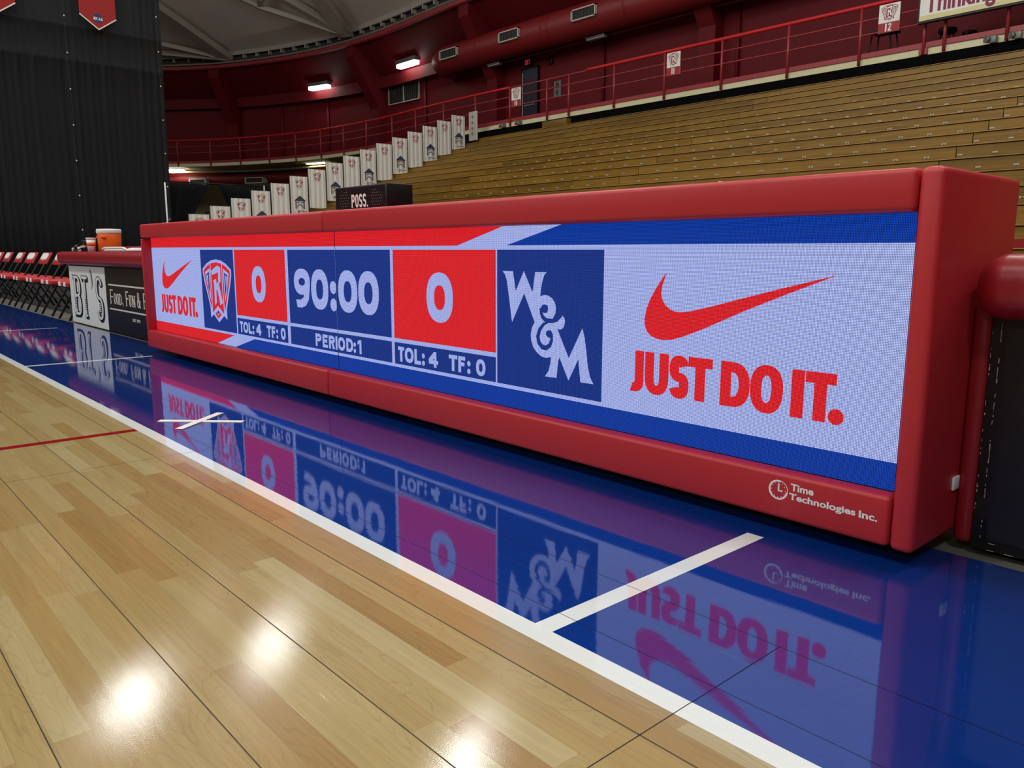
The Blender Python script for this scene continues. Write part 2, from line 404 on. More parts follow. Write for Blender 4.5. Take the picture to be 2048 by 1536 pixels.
M['grey'] = mat('grey_metal', (120, 124, 122), .4, metal=.3)
M['ground'] = mat('grey_floor_cover', (104, 104, 100), .6, var=.08, vscale=2)
M['bluegrey'] = mat('navy_print', (58, 72, 104), .6)
M['red_print'] = mat('red_print', (168, 44, 52), .55)
M['grey_print'] = mat('grey_print', (128, 92, 96), .55)
M['banner'] = mat('white_banner_cloth', (242, 244, 240), .75, var=.06, vscale=5)
M['pennant'] = mat('red_felt', (176, 44, 44), .8, var=.05, vscale=3)
M['blue_print'] = mat('royal_print', (28, 62, 120), .6)
M['plum'] = mat('plum_print', (138, 50, 84), .6)
M['straw'] = mat('pale_yellow_print', (226, 222, 168), .6)
M['orange'] = mat('orange_plastic', (236, 104, 32), .4)
M['whiteplastic'] = mat('white_plastic', (236, 238, 240), .35)
M['beige'] = mat('beige_wall', (186, 172, 140), .7, var=.06, vscale=.6)
M['glass_dark'] = mat('dark_window_glass', (40, 42, 40), .15)
M['navy_door'] = mat('navy_door_paint', (40, 36, 56), .35)
M['lamp'] = emit('fluorescent_lens', (255, 250, 240), 11.0)
M['lamp_warm'] = emit('warm_fluorescent_lens', (255, 240, 200), 8.0)
M['lamp_low'] = emit('cool_fluorescent_lens', (255, 250, 235), 50.0)
M['exit'] = emit('exit_letters', (235, 40, 60), .55)
M['led_off'] = mat('unlit_lamp_lens', (150, 158, 152), .3)

def wood(name, a, b, sx, sy, sz, rough=.4, band=.5):
    m = bpy.data.materials.new(name); m.use_nodes = True; nt = m.node_tree; bs = nt.nodes['Principled BSDF']
    g = nt.nodes.new('ShaderNodeNewGeometry'); mp = nt.nodes.new('ShaderNodeMapping'); mp.inputs['Scale'].default_value = (sx, sy, sz)
    oi = nt.nodes.new('ShaderNodeObjectInfo'); va = nt.nodes.new('ShaderNodeVectorMath'); va.operation = 'ADD'
    cx = nt.nodes.new('ShaderNodeCombineXYZ'); nt.links.new(math_(nt, 'MULTIPLY', oi.outputs['Random'], 90), cx.inputs[0])
    nt.links.new(g.outputs['Position'], va.inputs[0]); nt.links.new(cx.outputs[0], va.inputs[1]); nt.links.new(va.outputs[0], mp.inputs[0])
    n = nt.nodes.new('ShaderNodeTexNoise'); n.inputs['Scale'].default_value = 1; n.inputs['Detail'].default_value = 6; n.inputs['Distortion'].default_value = 1.2
    nt.links.new(mp.outputs[0], n.inputs['Vector'])
    # boards of random length in each row
    sp = nt.nodes.new('ShaderNodeSeparateXYZ'); nt.links.new(va.outputs[0], sp.inputs[0])
    wn = nt.nodes.new('ShaderNodeTexWhiteNoise'); wn.noise_dimensions = '1D'
    nt.links.new(math_(nt, 'FLOOR', math_(nt, 'MULTIPLY', sp.outputs[0], band)), wn.inputs['W'])
    f = math_(nt, 'ADD', math_(nt, 'MULTIPLY', n.outputs['Fac'], .75), math_(nt, 'MULTIPLY', wn.outputs['Value'], .22))
    r = nt.nodes.new('ShaderNodeValToRGB'); r.color_ramp.elements[0].color = lin(a); r.color_ramp.elements[1].color = lin(b)
    r.color_ramp.elements[0].position = .28; r.color_ramp.elements[1].position = .72
    nt.links.new(f, r.inputs[0]); nt.links.new(r.outputs[0], bs.inputs['Base Color']); bs.inputs['Roughness'].default_value = rough
    return m
M['oak'] = wood('varnished_bleacher_wood', (104, 77, 20), (158, 120, 42), .7, 10, 20, .42, .16)
M['nosing'] = mat('pale_wood_nosing', (176, 140, 80), .45)
M['void'] = mat('unlit_black', (7, 7, 8), .95, ior=1.2)  # near-black puts the shade of gaps and recesses into the colour
M['dark_floor'] = mat('dark_back_floor', (26, 26, 27), .8)  # floor behind the chairs, set darker than the grey front strip

def court(name, paint=None, ior=1.62):
    m = bpy.data.materials.new(name); m.use_nodes = True; nt = m.node_tree; L = nt.links; bs = nt.nodes['Principled BSDF']
    g = nt.nodes.new('ShaderNodeNewGeometry'); s = nt.nodes.new('ShaderNodeSeparateXYZ'); L.new(g.outputs['Position'], s.inputs[0])
    yr = math_(nt, 'DIVIDE', math_(nt, 'SUBTRACT', s.outputs[1], .432), .0541)
    row = math_(nt, 'FLOOR', yr); fy = math_(nt, 'FRACT', yr)
    w1 = nt.nodes.new('ShaderNodeTexWhiteNoise'); w1.noise_dimensions = '1D'; L.new(row, w1.inputs['W'])
    Ln = math_(nt, 'ADD', math_(nt, 'MULTIPLY', w1.outputs['Value'], .6), .5)
    sp = nt.nodes.new('ShaderNodeSeparateColor'); L.new(w1.outputs['Color'], sp.inputs[0])
    t = math_(nt, 'ADD', math_(nt, 'DIVIDE', s.outputs[0], Ln), math_(nt, 'MULTIPLY', sp.outputs[1], 31))
    idn = math_(nt, 'FLOOR', t); ft = math_(nt, 'FRACT', t)
    c2 = nt.nodes.new('ShaderNodeCombineXYZ'); L.new(row, c2.inputs[0]); L.new(idn, c2.inputs[1])
    w2 = nt.nodes.new('ShaderNodeTexWhiteNoise'); w2.noise_dimensions = '3D'; L.new(c2.outputs[0], w2.inputs['Vector'])
    s2 = nt.nodes.new('ShaderNodeSeparateColor'); L.new(w2.outputs['Color'], s2.inputs[0])
    # joints between boards
    edge = math_(nt, 'MAXIMUM', math_(nt, 'LESS_THAN', fy, .014), math_(nt, 'LESS_THAN', math_(nt, 'MULTIPLY', ft, Ln), .0009))
    # gentle relief: boards are cupped a little and tilt differently
    nv = nt.nodes.new('ShaderNodeCombineXYZ'); L.new(math_(nt, 'MULTIPLY', s.outputs[0], 5), nv.inputs[0]); L.new(math_(nt, 'MULTIPLY', s.outputs[1], 26), nv.inputs[1]); L.new(math_(nt, 'MULTIPLY', s2.outputs[1], 20), nv.inputs[2])
    nb = nt.nodes.new('ShaderNodeTexNoise'); nb.inputs['Scale'].default_value = 1; nb.inputs['Detail'].default_value = 2; L.new(nv.outputs[0], nb.inputs['Vector'])
    no = nt.nodes.new('ShaderNodeTexNoise'); no.inputs['Scale'].default_value = 420; no.inputs['Detail'].default_value = 1; L.new(g.outputs['Position'], no.inputs['Vector'])
    hgt = math_(nt, 'ADD', math_(nt, 'MULTIPLY', nb.outputs['Fac'], 1.0), math_(nt, 'MULTIPLY', no.outputs['Fac'], .34 if paint is None else .07))
    hgt = math_(nt, 'SUBTRACT', hgt, math_(nt, 'MULTIPLY', edge, .25))
    bp = nt.nodes.new('ShaderNodeBump'); bp.inputs['Strength'].default_value = .22; bp.inputs['Distance'].default_value = .0007
    L.new(hgt, bp.inputs['Height']); L.new(bp.outputs[0], bs.inputs['Normal'])
    if paint is None:
        gv = nt.nodes.new('ShaderNodeCombineXYZ'); L.new(math_(nt, 'MULTIPLY', s.outputs[0], 2.2), gv.inputs[0]); L.new(math_(nt, 'MULTIPLY', s.outputs[1], 55), gv.inputs[1]); L.new(math_(nt, 'MULTIPLY', s2.outputs[0], 60), gv.inputs[2])
        gn = nt.nodes.new('ShaderNodeTexNoise'); gn.inputs['Scale'].default_value = 1; gn.inputs['Detail'].default_value = 7; gn.inputs['Distortion'].default_value = 2.2; L.new(gv.outputs[0], gn.inputs['Vector'])
        # cathedral figure on some boards: contour lines of a stretched noise
        cv = nt.nodes.new('ShaderNodeCombineXYZ'); L.new(math_(nt, 'MULTIPLY', s.outputs[0], 2.6), cv.inputs[0]); L.new(math_(nt, 'MULTIPLY', s.outputs[1], 14), cv.inputs[1]); L.new(math_(nt, 'MULTIPLY', s2.outputs[2], 70), cv.inputs[2])
        cn = nt.nodes.new('ShaderNodeTexNoise'); cn.inputs['Scale'].default_value = 1; cn.inputs['Detail'].default_value = 1.5; L.new(cv.outputs[0], cn.inputs['Vector'])
        ring_ = math_(nt, 'FRACT', math_(nt, 'MULTIPLY', cn.outputs['Fac'], 16))
        ringd = math_(nt, 'MULTIPLY', math_(nt, 'LESS_THAN', ring_, .16), math_(nt, 'GREATER_THAN', s2.outputs[1], .45))
        r = nt.nodes.new('ShaderNodeValToRGB'); e = r.color_ramp.elements
        e[0].position = 0; e[0].color = lin((152, 121, 74)); e[1].position = 1; e[1].color = lin((178, 162, 120))
        for p, c in ((.2, (162, 136, 88)), (.6, (167, 146, 98)), (.85, (172, 153, 108))):
            k = e.new(p); k.color = lin(c)
        L.new(w2.outputs['Value'], r.inputs[0])
        h = nt.nodes.new('ShaderNodeHueSaturation'); L.new(r.outputs[0], h.inputs['Color'])
        v = math_(nt, 'ADD', math_(nt, 'MULTIPLY', gn.outputs['Fac'], .44), .79)
        v = math_(nt, 'SUBTRACT', v, math_(nt, 'MULTIPLY', ringd, .10)); v = math_(nt, 'SUBTRACT', v, math_(nt, 'MULTIPLY', edge, .22))
        L.new(v, h.inputs['Value']); L.new(h.outputs[0], bs.inputs['Base Color'])
    else:
        mx = nt.nodes.new('ShaderNodeMixRGB'); mx.inputs[1].default_value = lin(paint); mx.inputs[2].default_value = lin(tuple(c * .55 for c in paint))
        L.new(math_(nt, 'MULTIPLY', edge, .6 if paint[0] < 100 else .12), mx.inputs[0]); L.new(mx.outputs[0], bs.inputs['Base Color'])
    bs.inputs['Roughness'].default_value = .115 if paint is None else .04; bs.inputs['IOR'].default_value = ior
    if paint is None:   # sanded along the boards: highlights spread across them
        bs.inputs['Anisotropic'].default_value = .82; tg = nt.nodes.new('ShaderNodeCombineXYZ'); tg.inputs[1].default_value = 1; L.new(tg.outputs[0], bs.inputs['Tangent'])
    return m
M['maple'] = court('varnished_maple')
M['blue'] = court('blue_court_paint', (8, 46, 122), 2.05)
M['line'] = court('white_court_paint', (226, 230, 226))
M['redline'] = court('red_court_paint', (150, 22, 28))
M['tape'] = mat('white_tape', (246, 242, 232), .45)

# ---------------------------------------------------------------- plan curve of the balcony edge (a long oval hall)
B0 = [(8, 19.25), (0, 19.25), (-12, 19.25), (-24, 19.25), (-27, 19.32), (-29.5, 19.42), (-31.3, 19.43), (-33.15, 19.34), (-35, 19.1), (-36.67, 18.72), (-38.35, 18.18), (-40.1, 17.45), (-41.75, 16.55), (-43.3, 15.4), (-45, 13.8), (-46.5, 12), (-47.8, 10), (-48.8, 8), (-49.6, 5), (-50.2, 0), (-50.4, -6.5)]
def smooth(B, n=6):
    B = [Vector(b) for b in B]; out = []
    for i in range(len(B) - 1):
        p0 = B[max(i - 1, 0)]; p1 = B[i]; p2 = B[i + 1]; p3 = B[min(i + 2, len(B) - 1)]
        d = (p2 - p1).length
        m1 = (p2 - p0) / max((p2 - p0).length, 1e-9) * d; m2 = (p3 - p1) / max((p3 - p1).length, 1e-9) * d
        for k in range(n):
            t = k / n
            out.append((2 * t**3 - 3 * t**2 + 1) * p1 + (t**3 - 2 * t**2 + t) * m1 + (-2 * t**3 + 3 * t**2) * p2 + (t**3 - t**2) * m2)
    out.append(B[-1]); return out
CURVE = smooth(B0)
def offset(wd):
    out = []
    for i, p in enumerate(CURVE):
        t = (CURVE[min(i + 1, len(CURVE) - 1)] - CURVE[max(i - 1, 0)]).normalized()
        out.append(p + wd * Vector((t.y, -t.x)))
    return out
CUM = [0.0]
for a, b in zip(CURVE[:-1], CURVE[1:]): CUM.append(CUM[-1] + (b - a).length)
def near(x, y):
    """curve parameter closest to a plan point"""
    best = (1e9, 0)
    for i in range(len(CURVE) - 1):
        a, b = CURVE[i], CURVE[i + 1]; d = b - a; t = max(0, min(1, (Vector((x, y)) - a).dot(d) / d.length_squared))
        q = (a + d * t - Vector((x, y))).length
        if q < best[0]: best = (q, CUM[i] + t * d.length)
    return best[1]
def at(s, wd=0.0):
    """point, tangent (towards -x) and outward normal at arc length s, offset outwards by wd"""
    for i in range(len(CUM) - 1):
        if s <= CUM[i + 1] or i == len(CUM) - 2:
            a, b = CURVE[i], CURVE[i + 1]; d = (b - a).normalized(); p = a + d * (s - CUM[i]); n = Vector((d.y, -d.x))
            return p + n * wd, d, n
def strip(mb, prof, s0=None, s1=None, mi=None, smooth=False):
    """sweep a profile of (offset, z) along the plan curve"""
    rails = []
    for (wd, z) in prof:
        O = offset(wd); rails.append([(p.x, p.y, z) for i, p in enumerate(O) if (s0 is None or CUM[i] >= s0) and (s1 is None or CUM[i] <= s1)])
    mb.sweep(rails, mi, smooth)

# ---------------------------------------------------------------- floor
mb = MB()
fz = lambda u, v, l: (u, v, l * .0004)
mb.box(-55, 25, 2.45, 30, -.3, -.012, mi=6); mb.box(-55, 25, 2.0, 2.45, -.3, -.012, mi=3); mb.box(-55, 25, -30, 2.0, -.3, -.012, mi=3)
mb.box(-40, 25, -16, 1.03, -.2, 0, mi=0)
mb.box(-40, 25, 1.03, 2.118, -.2, 0, mi=1)
mb.flat(rect(-40, 25, 1.006, 1.0565), fz, 1, 2)
mb.flat(rect(-1.104, -1.054, 1.0565, 1.86), fz, 1, 2)
for x in (-6.015, -8.85): mb.flat(rect(x - .025, x + .025, 1.0565, 1.86), fz, 1, 2)
mb.flat(rect(-3.563, -3.513, -15, 1.006), fz, 1, 4)
for y in (-.222, -.006, .21, .432, .648, .917, 1.127, 1.345): mb.flat(rect(-40, 25, y - (.0008 if y < 1 else .0006), y + (.0008 if y < 1 else .0006)), fz, 2, 5 if y < 1 else 7)
for x in (-.716, -3.0, -5.28, 1.57): mb.flat(rect(x - .0008, x + .0008, -16, 1.056), fz, 2, 5); mb.flat(rect(x - .0007, x + .0007, 1.056, 1.344), fz, 2, 7)
floor = struct('floor', mb, [M['maple'], M['blue'], M['line'], M['ground'], M['redline'], M['black'], M['dark_floor'], mat('navy_joint', (8, 20, 62), .3)])

def tape(name, a, b, wd):
    mb = MB(); a = Vector((*a, 0)); b = Vector((*b, 0)); d = (b - a).normalized(); n = Vector((-d.y, d.x, 0)) * wd / 2
    P = [a + n, b + n, b - n, a - n]
    for z0, z1 in ((.0016, .0024),):
        top = [p + Vector((0, 0, z1)) for p in P]; bot = [p + Vector((0, 0, 0.0)) for p in P]
        mb.face(list(reversed(top))); mb.face(bot)
        for i in range(4): mb.face([bot[i], top[i], top[(i + 1) % 4], bot[(i + 1) % 4]])
    return mb
tx = thing('tape_cross', 'white tape X stuck on the blue border in front of the lit scoreboard table', 'tape mark', (-3.53, 1.28, 0))
obj('tape_strip', tape('a', (-3.662, 1.141), (-3.395, 1.42), .036), M['tape'], tx)
mb2 = tape('b', (-3.427, 1.147), (-3.649, 1.417), .036)
for v in mb2.bm.verts: v.co.z += .0012
obj('tape_strip', mb2, M['tape'], tx)

# ---------------------------------------------------------------- hall shell
mb = MB()
strip(mb, [(2.4, 5.25), (2.4, 8.32)], mi=0)
O = offset(2.4)
strip(mb, [(2.4, 8.32), (2.0, 8.32), (2.0, 8.82), (3.0, 8.82)], mi=0)      # bulkhead over the wall head
struct('wall_back', mb, M['wall'])
mb = MB(); strip(mb, [(2.2, 8.82), (.62, 10.02)], mi=0); struct('ceiling_outer', mb, M['wall'])
mb = MB(); strip(mb, [(.62, 10.0), (.5, 9.96), (.42, 10.0), (.42, 10.14), (.62, 10.16)], mi=0); struct('trim_1', mb, M['rail'])
mb = MB()
strip(mb, [(.6, 10.14), (.75, 10.3), (.75, 10.62)], mi=1)
strip(mb, [(.5, 10.55), (.5, 10.74), (.8, 10.74)], mi=0)
strip(mb, [(.50, 10.2), (.44, 10.24), (.50, 10.28), (.56, 10.24), (.50, 10.2)], mi=0)
s = 14.0
while s < 66:
    p, d, n = at(s, .52); a, _, _ = at(s, .74)
    q = d * .035
    mb.face([(p.x - q.x, p.y - q.y, 10.62), (p.x + q.x, p.y + q.y, 10.62), (p.x + q.x, p.y + q.y, 10.38), (p.x - q.x, p.y - q.y, 10.38)], 0)
    mb.face([(p.x - q.x, p.y - q.y, 10.38), (p.x + q.x, p.y + q.y, 10.38), (a.x + q.x, a.y + q.y, 10.38), (a.x - q.x, a.y - q.y, 10.38)], 0)
    mb.face([(p.x - q.x, p.y - q.y, 10.62), (p.x - q.x, p.y - q.y, 10.38), (a.x - q.x, a.y - q.y, 10.38), (a.x - q.x, a.y - q.y, 10.62)], 0)
    mb.face([(p.x + q.x, p.y + q.y, 10.62), (p.x + q.x, p.y + q.y, 10.38), (a.x + q.x, a.y + q.y, 10.38), (a.x + q.x, a.y + q.y, 10.62)], 0)
    s += .8
struct('trim_2', mb, [M['steel'], M['slot']])
# the shallow dome
C0 = Vector((-3.5, -6.5)); HD = 5.5
quad = offset(.5)
def mir(l, sx, sy): return [Vector((2 * C0.x - p.x if sx else p.x, 2 * C0.y - p.y if sy else p.y)) for p in l]
qa = [p for p in quad if p.x <= C0.x]
full = list(qa) + list(reversed(mir(qa, 0, 1)))[1:] + mir(qa, 1, 1)[1:] + list(reversed(mir(qa, 1, 0)))[1:]
mb = MB(); rails = []
for k in range(13):
    f = k / 12; f = f * f * (3 - 2 * f) if False else f
    rails.append([((C0.x + (p.x - C0.x) * (1 - f * .999)), (C0.y + (p.y - C0.y) * (1 - f * .999)), 10.74 + HD * (1 - (1 - f) ** 2)) for p in full])
mb.sweep(rails, 0, True)
struct('ceiling', mb, M['deck'])
mb = MB(); mb.sweep([[(C0.x + (p.x - C0.x) * 1.06, C0.y + (p.y - C0.y) * 1.08, z) for p in full if not (p.y > 0 and p.x < 9)] for z in (0, 10.8)], 0)
struct('wall_front', mb, M['wall'])
# steel roof ribs meeting at the ring
def beam(mb, a, b, wd, hg, mi=0):
    a = Vector(a); b = Vector(b); d = (b - a).normalized(); sd = d.cross(Vector((0, 0, 1))).normalized() * wd / 2; up = sd.cross(d).normalized() * hg
    A = [a + sd, a - sd, a - sd + up, a + sd + up]; Bq = [p - a + b for p in A]
    for i in range(4): j = (i + 1) % 4; mb.face([A[i], A[j], Bq[j], Bq[i]], mi)
    mb.face(list(reversed(A)), mi); mb.face(Bq, mi)
ribs = [((-41.2, 17.45, 10.3), (-38.4, 11.9, 11.9), .62, .3), ((-41.2, 17.45, 10.3), (-43.1, 13.7, 11.0), .2, .2), ((-41.2, 17.45, 10.3), (-44.6, 14.2, 10.72), .3, .25),
        ((-33.3, 19.75, 10.35), (-31.0, 16.2, 11.7), .62, .3), ((-33.3, 19.75, 10.35), (-33.7, 15.9, 11.7), .42, .3), ((-33.3, 19.75, 10.35), (-35.25, 16.5, 11.35), .16, .2),
        ((-35.25, 16.5, 11.35), (-35.4, 14.9, 11.8), .14, .16), ((-35.25, 16.5, 11.4), (-33.6, 16.2, 11.6), .1, .1), ((-35.25, 16.5, 11.4), (-34.1, 15.9, 11.62), .1, .1),
        ((-24.0, 19.75, 10.4), (-22.5, 14.5, 12.2), .62, .3), ((-24, 19.75, 10.4), (-26.5, 15, 12), .4, .3)]
for i, (a, b, wd, hg) in enumerate(ribs):
    mb = MB(); beam(mb, a, b, wd, hg); struct('roof_beam_%d' % (i + 1), mb, M['steel'])
# red knee frames: column on the wall, raking up to the ring
for i, (xc, yc) in enumerate([(-41.75, 16.55), (-33.3, 19.33), (-24.9, 19.25), (-14.85, 19.25), (-4.8, 19.25)]):
    s = near(xc, yc); mb = MB(); p, d, n = at(s)
    def pt(t, o, z): q = p + d * t + n * o; return (q.x, q.y, z)
    prof = [(2.5, 5.25), (1.95, 5.25), (1.95, 7.45), (.55, 9.55), (.55, 10.02), (.95, 10.02), (2.5, 8.82)]
    for t in (-.3, .3): mb.face([pt(t, o, z) for o, z in prof], 0)
    for k in range(len(prof)):
        (o0, z0), (o1, z1) = prof[k], prof[(k + 1) % len(prof)]
        mb.face([pt(-.3, o0, z0), pt(.3, o0, z0), pt(.3, o1, z1), pt(-.3, o1, z1)], 0)
    struct('wall_column_%d' % (i + 1), mb, M['wall'])
# thin pipes and block joints on the wall
mb = MB()
for (x, y) in ((-37.4, 21.0), (-19.33, 21.6), (-14.0, 21.6), (-30.1, 21.75), (-40.3, 19.75)):
    s = near(x, y); p, d, n = at(s, 2.33); mb.cyl((p.x, p.y, 5.25), (p.x, p.y, 8.32), .06, seg=8)
struct('trim_3', mb, M['wall'])
# balcony slab with cream fascia
mb = MB()
strip(mb, [(0, 5.25), (0, 5.09)], mi=0); strip(mb, [(0, 5.09), (6.5, 5.09)], mi=1); strip(mb, [(0, 5.25), (2.5, 5.25)], mi=2)
struct('balcony_floor', mb, [M['cream'], M['beige'], M['ground']])
mb = MB(); strip(mb, [(6.5, 0), (6.5, 5.1)], s0=20); struct('wall_under_balcony', mb, M['beige'])
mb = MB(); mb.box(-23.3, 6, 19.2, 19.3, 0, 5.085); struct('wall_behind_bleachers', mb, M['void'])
# ---------------------------------------------------------------- the lit scorers' table
X0, X1, YF, YB = -6.30, -0.70, 1.924, 2.45
tb = thing('scorers_table', 'long padded red scorers table with a lit scoreboard screen across its front', 'scorers table', ((X0 + X1) / 2, 2.19, 0))
mb = MB(); mb.box(X0 + .01, X1 - .02, 2.0, YB - .03, .045, .93); obj('cabinet', mb, M['black'], tb)
def pad(x0, x1, y0, y1, z0, z1, bev=.014): 
    m = MB(); m.box(x0, x1, y0, y1, z0, z1, bev, 3); return m
SEAM = -3.533
for (a, b) in ((X0, SEAM - .003), (SEAM + .003, -.760)):
    obj('top_pad', pad(a, b, YF, YB, .853, .952), M['pad'], tb)
    obj('bottom_pad', pad(a, b, YF, 1.988, .04, .168, .012), M['pad'], tb)
obj('end_pad', pad(-.757, X1, YF, YB, .036, .952, .016), M['pad'], tb)
obj('end_pad', pad(X0, X0 + .03, YF, YB, .163, .846, .008), M['pad'], tb)
for x in (-6.1, -3.6, -3.4, -.95):
    for y in (2.1, 2.36): mb = MB(); mb.cyl((x, y, 0), (x, y, .05), .03, seg=12); obj('foot', mb, M['black'], tb)
YS = 1.991
E_W, E_R, E_B, E_N, E_K = 0, 1, 2, 3, 4
LEDM = [led('led_white', (174, 187, 250), .78), led('led_red', (230, 34, 42), .82), led('led_blue', (12, 60, 164), .82), led('led_navy', (22, 52, 136), .86), M['black']]
fx = lambda u, v, l: (u, YS - l * .00035, v)
DX = 4.4931   # the advert repeats at both ends
class Half:
    """one of the two screens; polygons are clipped to its span"""
    def __init__(s, a, b): s.a, s.b, s.mb = a, b, MB()
    def put(s, polys, layer, mi):
        out = []
        for p in polys:
            q = clip(clip(p, s.a, 1), s.b, -1)
            if len(q) > 2: out.append(q)
        s.mb.flat(out, fx, layer, mi)
def clip(P, x, sg):
    out = []
    for i in range(len(P)):
        a, b = P[i], P[(i + 1) % len(P)]; ia, ib = (a[0] - x) * sg >= 0, (b[0] - x) * sg >= 0
        if ia: out.append(a)
        if ia != ib:
            t = (x - a[0]) / (b[0] - a[0]); out.append((x, a[1] + t * (b[1] - a[1])))
    return out
halves = [Half(-6.272, SEAM - .0022), Half(SEAM + .0022, -.779)]
def put(polys, layer, mi):
    for h in halves: h.put(polys, layer, mi)
for h in halves: h.mb.box(h.a, h.b, YS + .0005, YS + .0085, .15, .853, mi=E_K)
ZB0, ZB1, ZT0, ZT1 = .1665, .2385, .7825, .8525
put([[(-6.3, ZT0), (-2.5512, ZT0), (-2.2738, ZT1), (-6.3, ZT1)]], 1, E_R)
put([[(-2.5512, ZT0), (-2.2495, ZT0), (-1.9631, ZT1), (-2.2738, ZT1)]], 1, E_W)
put([[(-2.2495, ZT0), (-.7, ZT0), (-.7, ZT1), (-1.9631, ZT1)]], 1, E_B)
put([[(-6.3, ZB0), (-5.095, ZB0), (-4.82, ZB1), (-6.3, ZB1)]], 1, E_R)
put([[(-5.095, ZB0), (-4.81, ZB0), (-4.525, ZB1), (-4.82, ZB1)]], 1, E_W)
put([[(-4.81, ZB0), (-.7, ZB0), (-.7, ZB1), (-4.525, ZB1)]], 1, E_B)
put(rect(-6.3, -.7, ZB1, ZT0), 1, E_W)
ZL, ZH = .2527, .7655
put(rect(-5.308, -4.776, ZL, ZH), 2, E_N); put(rect(-2.304, -1.7625, ZL, ZH), 2, E_N)
put(rect(-4.760, -4.083, .370, ZH), 2, E_R); put(rect(-3.020, -2.312, .370, ZH), 2, E_R)
put(rect(-4.760, -4.083, ZL, .352), 2, E_N); put(rect(-3.020, -2.312, ZL, .352), 2, E_N)
put(rect(-4.050, -3.043, .369, ZH), 2, E_N); put(rect(-4.050, -3.043, ZL, .352), 2, E_N)
def jdi():
    P = []; tv = .036; th = .03
    for ch, a, b in (('J', -1.640, -1.5835), ('U', -1.579, -1.4855), ('S', -1.482, -1.4085), ('T', -1.412, -1.3255), ('D', -1.297, -1.1995), ('O', -1.199, -1.0955), ('I', -1.072, -1.035), ('T', -1.032, -.946)):
        lo = .3095 if ch in 'JUSO' else .312
        P += glyph(ch, a, b, lo, .4445 if ch != 'O' else .4475, tv, th)
    return P + disc(-.9425, .331, .0215, .0215)
J = jdi(); SW = mmv(SWOOSH)
put([SW], 2, E_R); put(J, 2, E_R)
put([[(x - DX, z) for x, z in SW]], 2, E_R); put([[(x - DX, z) for x, z in p] for p in J], 2, E_R)
put(glyph('0', -4.5245, -4.339, .4625, .6725, .054, .053), 3, E_W); put(glyph('0', -2.766, -2.582, .4625, .6725, .054, .053), 3, E_W)
for ch, a, b in (('9', -3.985, -3.806), ('0', -3.794, -3.613), ('0', -3.514, -3.332), ('0', -3.324, -3.142)): put(glyph(ch, a, b, .4605, .6675, .054, .052), 3, E_W)
put(disc(-3.563, .579, .033, .0325) + disc(-3.5635, .492, .033, .0325), 3, E_W)
def tol(dx):
    P = []
    for ch, a, b in (('T', -4.730, -4.682), ('O', -4.677, -4.609), ('L', -4.602, -4.553), (':', -4.546, -4.523), ('4', -4.494, -4.427), ('T', -4.352, -4.294), ('F', -4.288, -4.242), (':', -4.230, -4.207), ('0', -4.172, -4.113)):
        P += glyph(ch, a + dx, b + dx, .267, .3345, .0185, .0165) if ch != ':' else disc((a + b) / 2 + dx, .277, .011, .011) + disc((a + b) / 2 + dx, .309, .011, .011)
    return P
put(tol(0), 3, E_W); put(tol(1.7375), 3, E_W)
for ch, a, b in (('P', -3.767, -3.704), ('E', -3.692, -3.639), ('R', -3.627, -3.566), ('I', -3.558, -3.540), ('O', -3.5335, -3.464), ('D', -3.452, -3.387), ('1', -3.345, -3.309)): put(glyph(ch, a, b, .2665, .334, .019, .0165), 3, E_W)
put(disc(-3.372, .277, .011, .011) + disc(-3.372, .308, .011, .011), 3, E_W)
put([mmv(WM)], 3, E_W)
put(stroke(mmv(WM_L1), [.012, .014, .016, .017, .016, .014, .004]) + stroke(mmv(WM_L2), [.006, .012, .016, .018, .018, .018, .018, .016, .014, .013, .012]), 4, E_N); put([mmv(WM_HOLE), mmv(WM_BLOB)], 5, E_N)
h0 = halves[0]
crest(h0.mb, fx, -5.0487, .3061, .2315, .3994, (E_W, E_R, E_W, E_N, E_W, E_R, E_W, E_W, E_R), 3)
for h in halves: obj('display_panel', h.mb, LEDM, tb)
# maker's mark on the bottom pad
mb = MB(); fp = lambda u, v, l: (u, YF - .0006 - l * .0002, v)
mb.flat(ring(-1.056, .1205, .0285, .0275, .0055, .005, 75, 355, 2.0, 40), fp, 0); mb.flat(ring(-1.056, .1205, .0285, .0275, .002, .002, -5, 75, 2, 40), fp, 0)
for k in range(12):
    a = k * math.pi / 6; mb.flat(disc(-1.056 + .0205 * math.cos(a), .1205 + .0198 * math.sin(a), .0013, .0013, 8), fp, 0)
mb.flat(rect(-1.0575, -1.053, .1175, .138) + rect(-1.0575, -1.043, .1165, .1205), fp, 0)
mb.flat(font_polys('Time', -1.0205, -.9555, .1262, .1465, .03), fp, 0)
mb.flat(font_polys('Technologies', -1.0235, -.842, .0955, .1195, .03), fp, 0); mb.flat(font_polys('Inc.', -.8335, -.787, .0995, .1185, .03), fp, 0)
obj('maker_mark', mb, M['white'], tb)
mb = MB(); mb.box(-.7, -.694, 2.145, 2.185, .155, .19, .002); obj('strap_tab', mb, M['white'], tb)

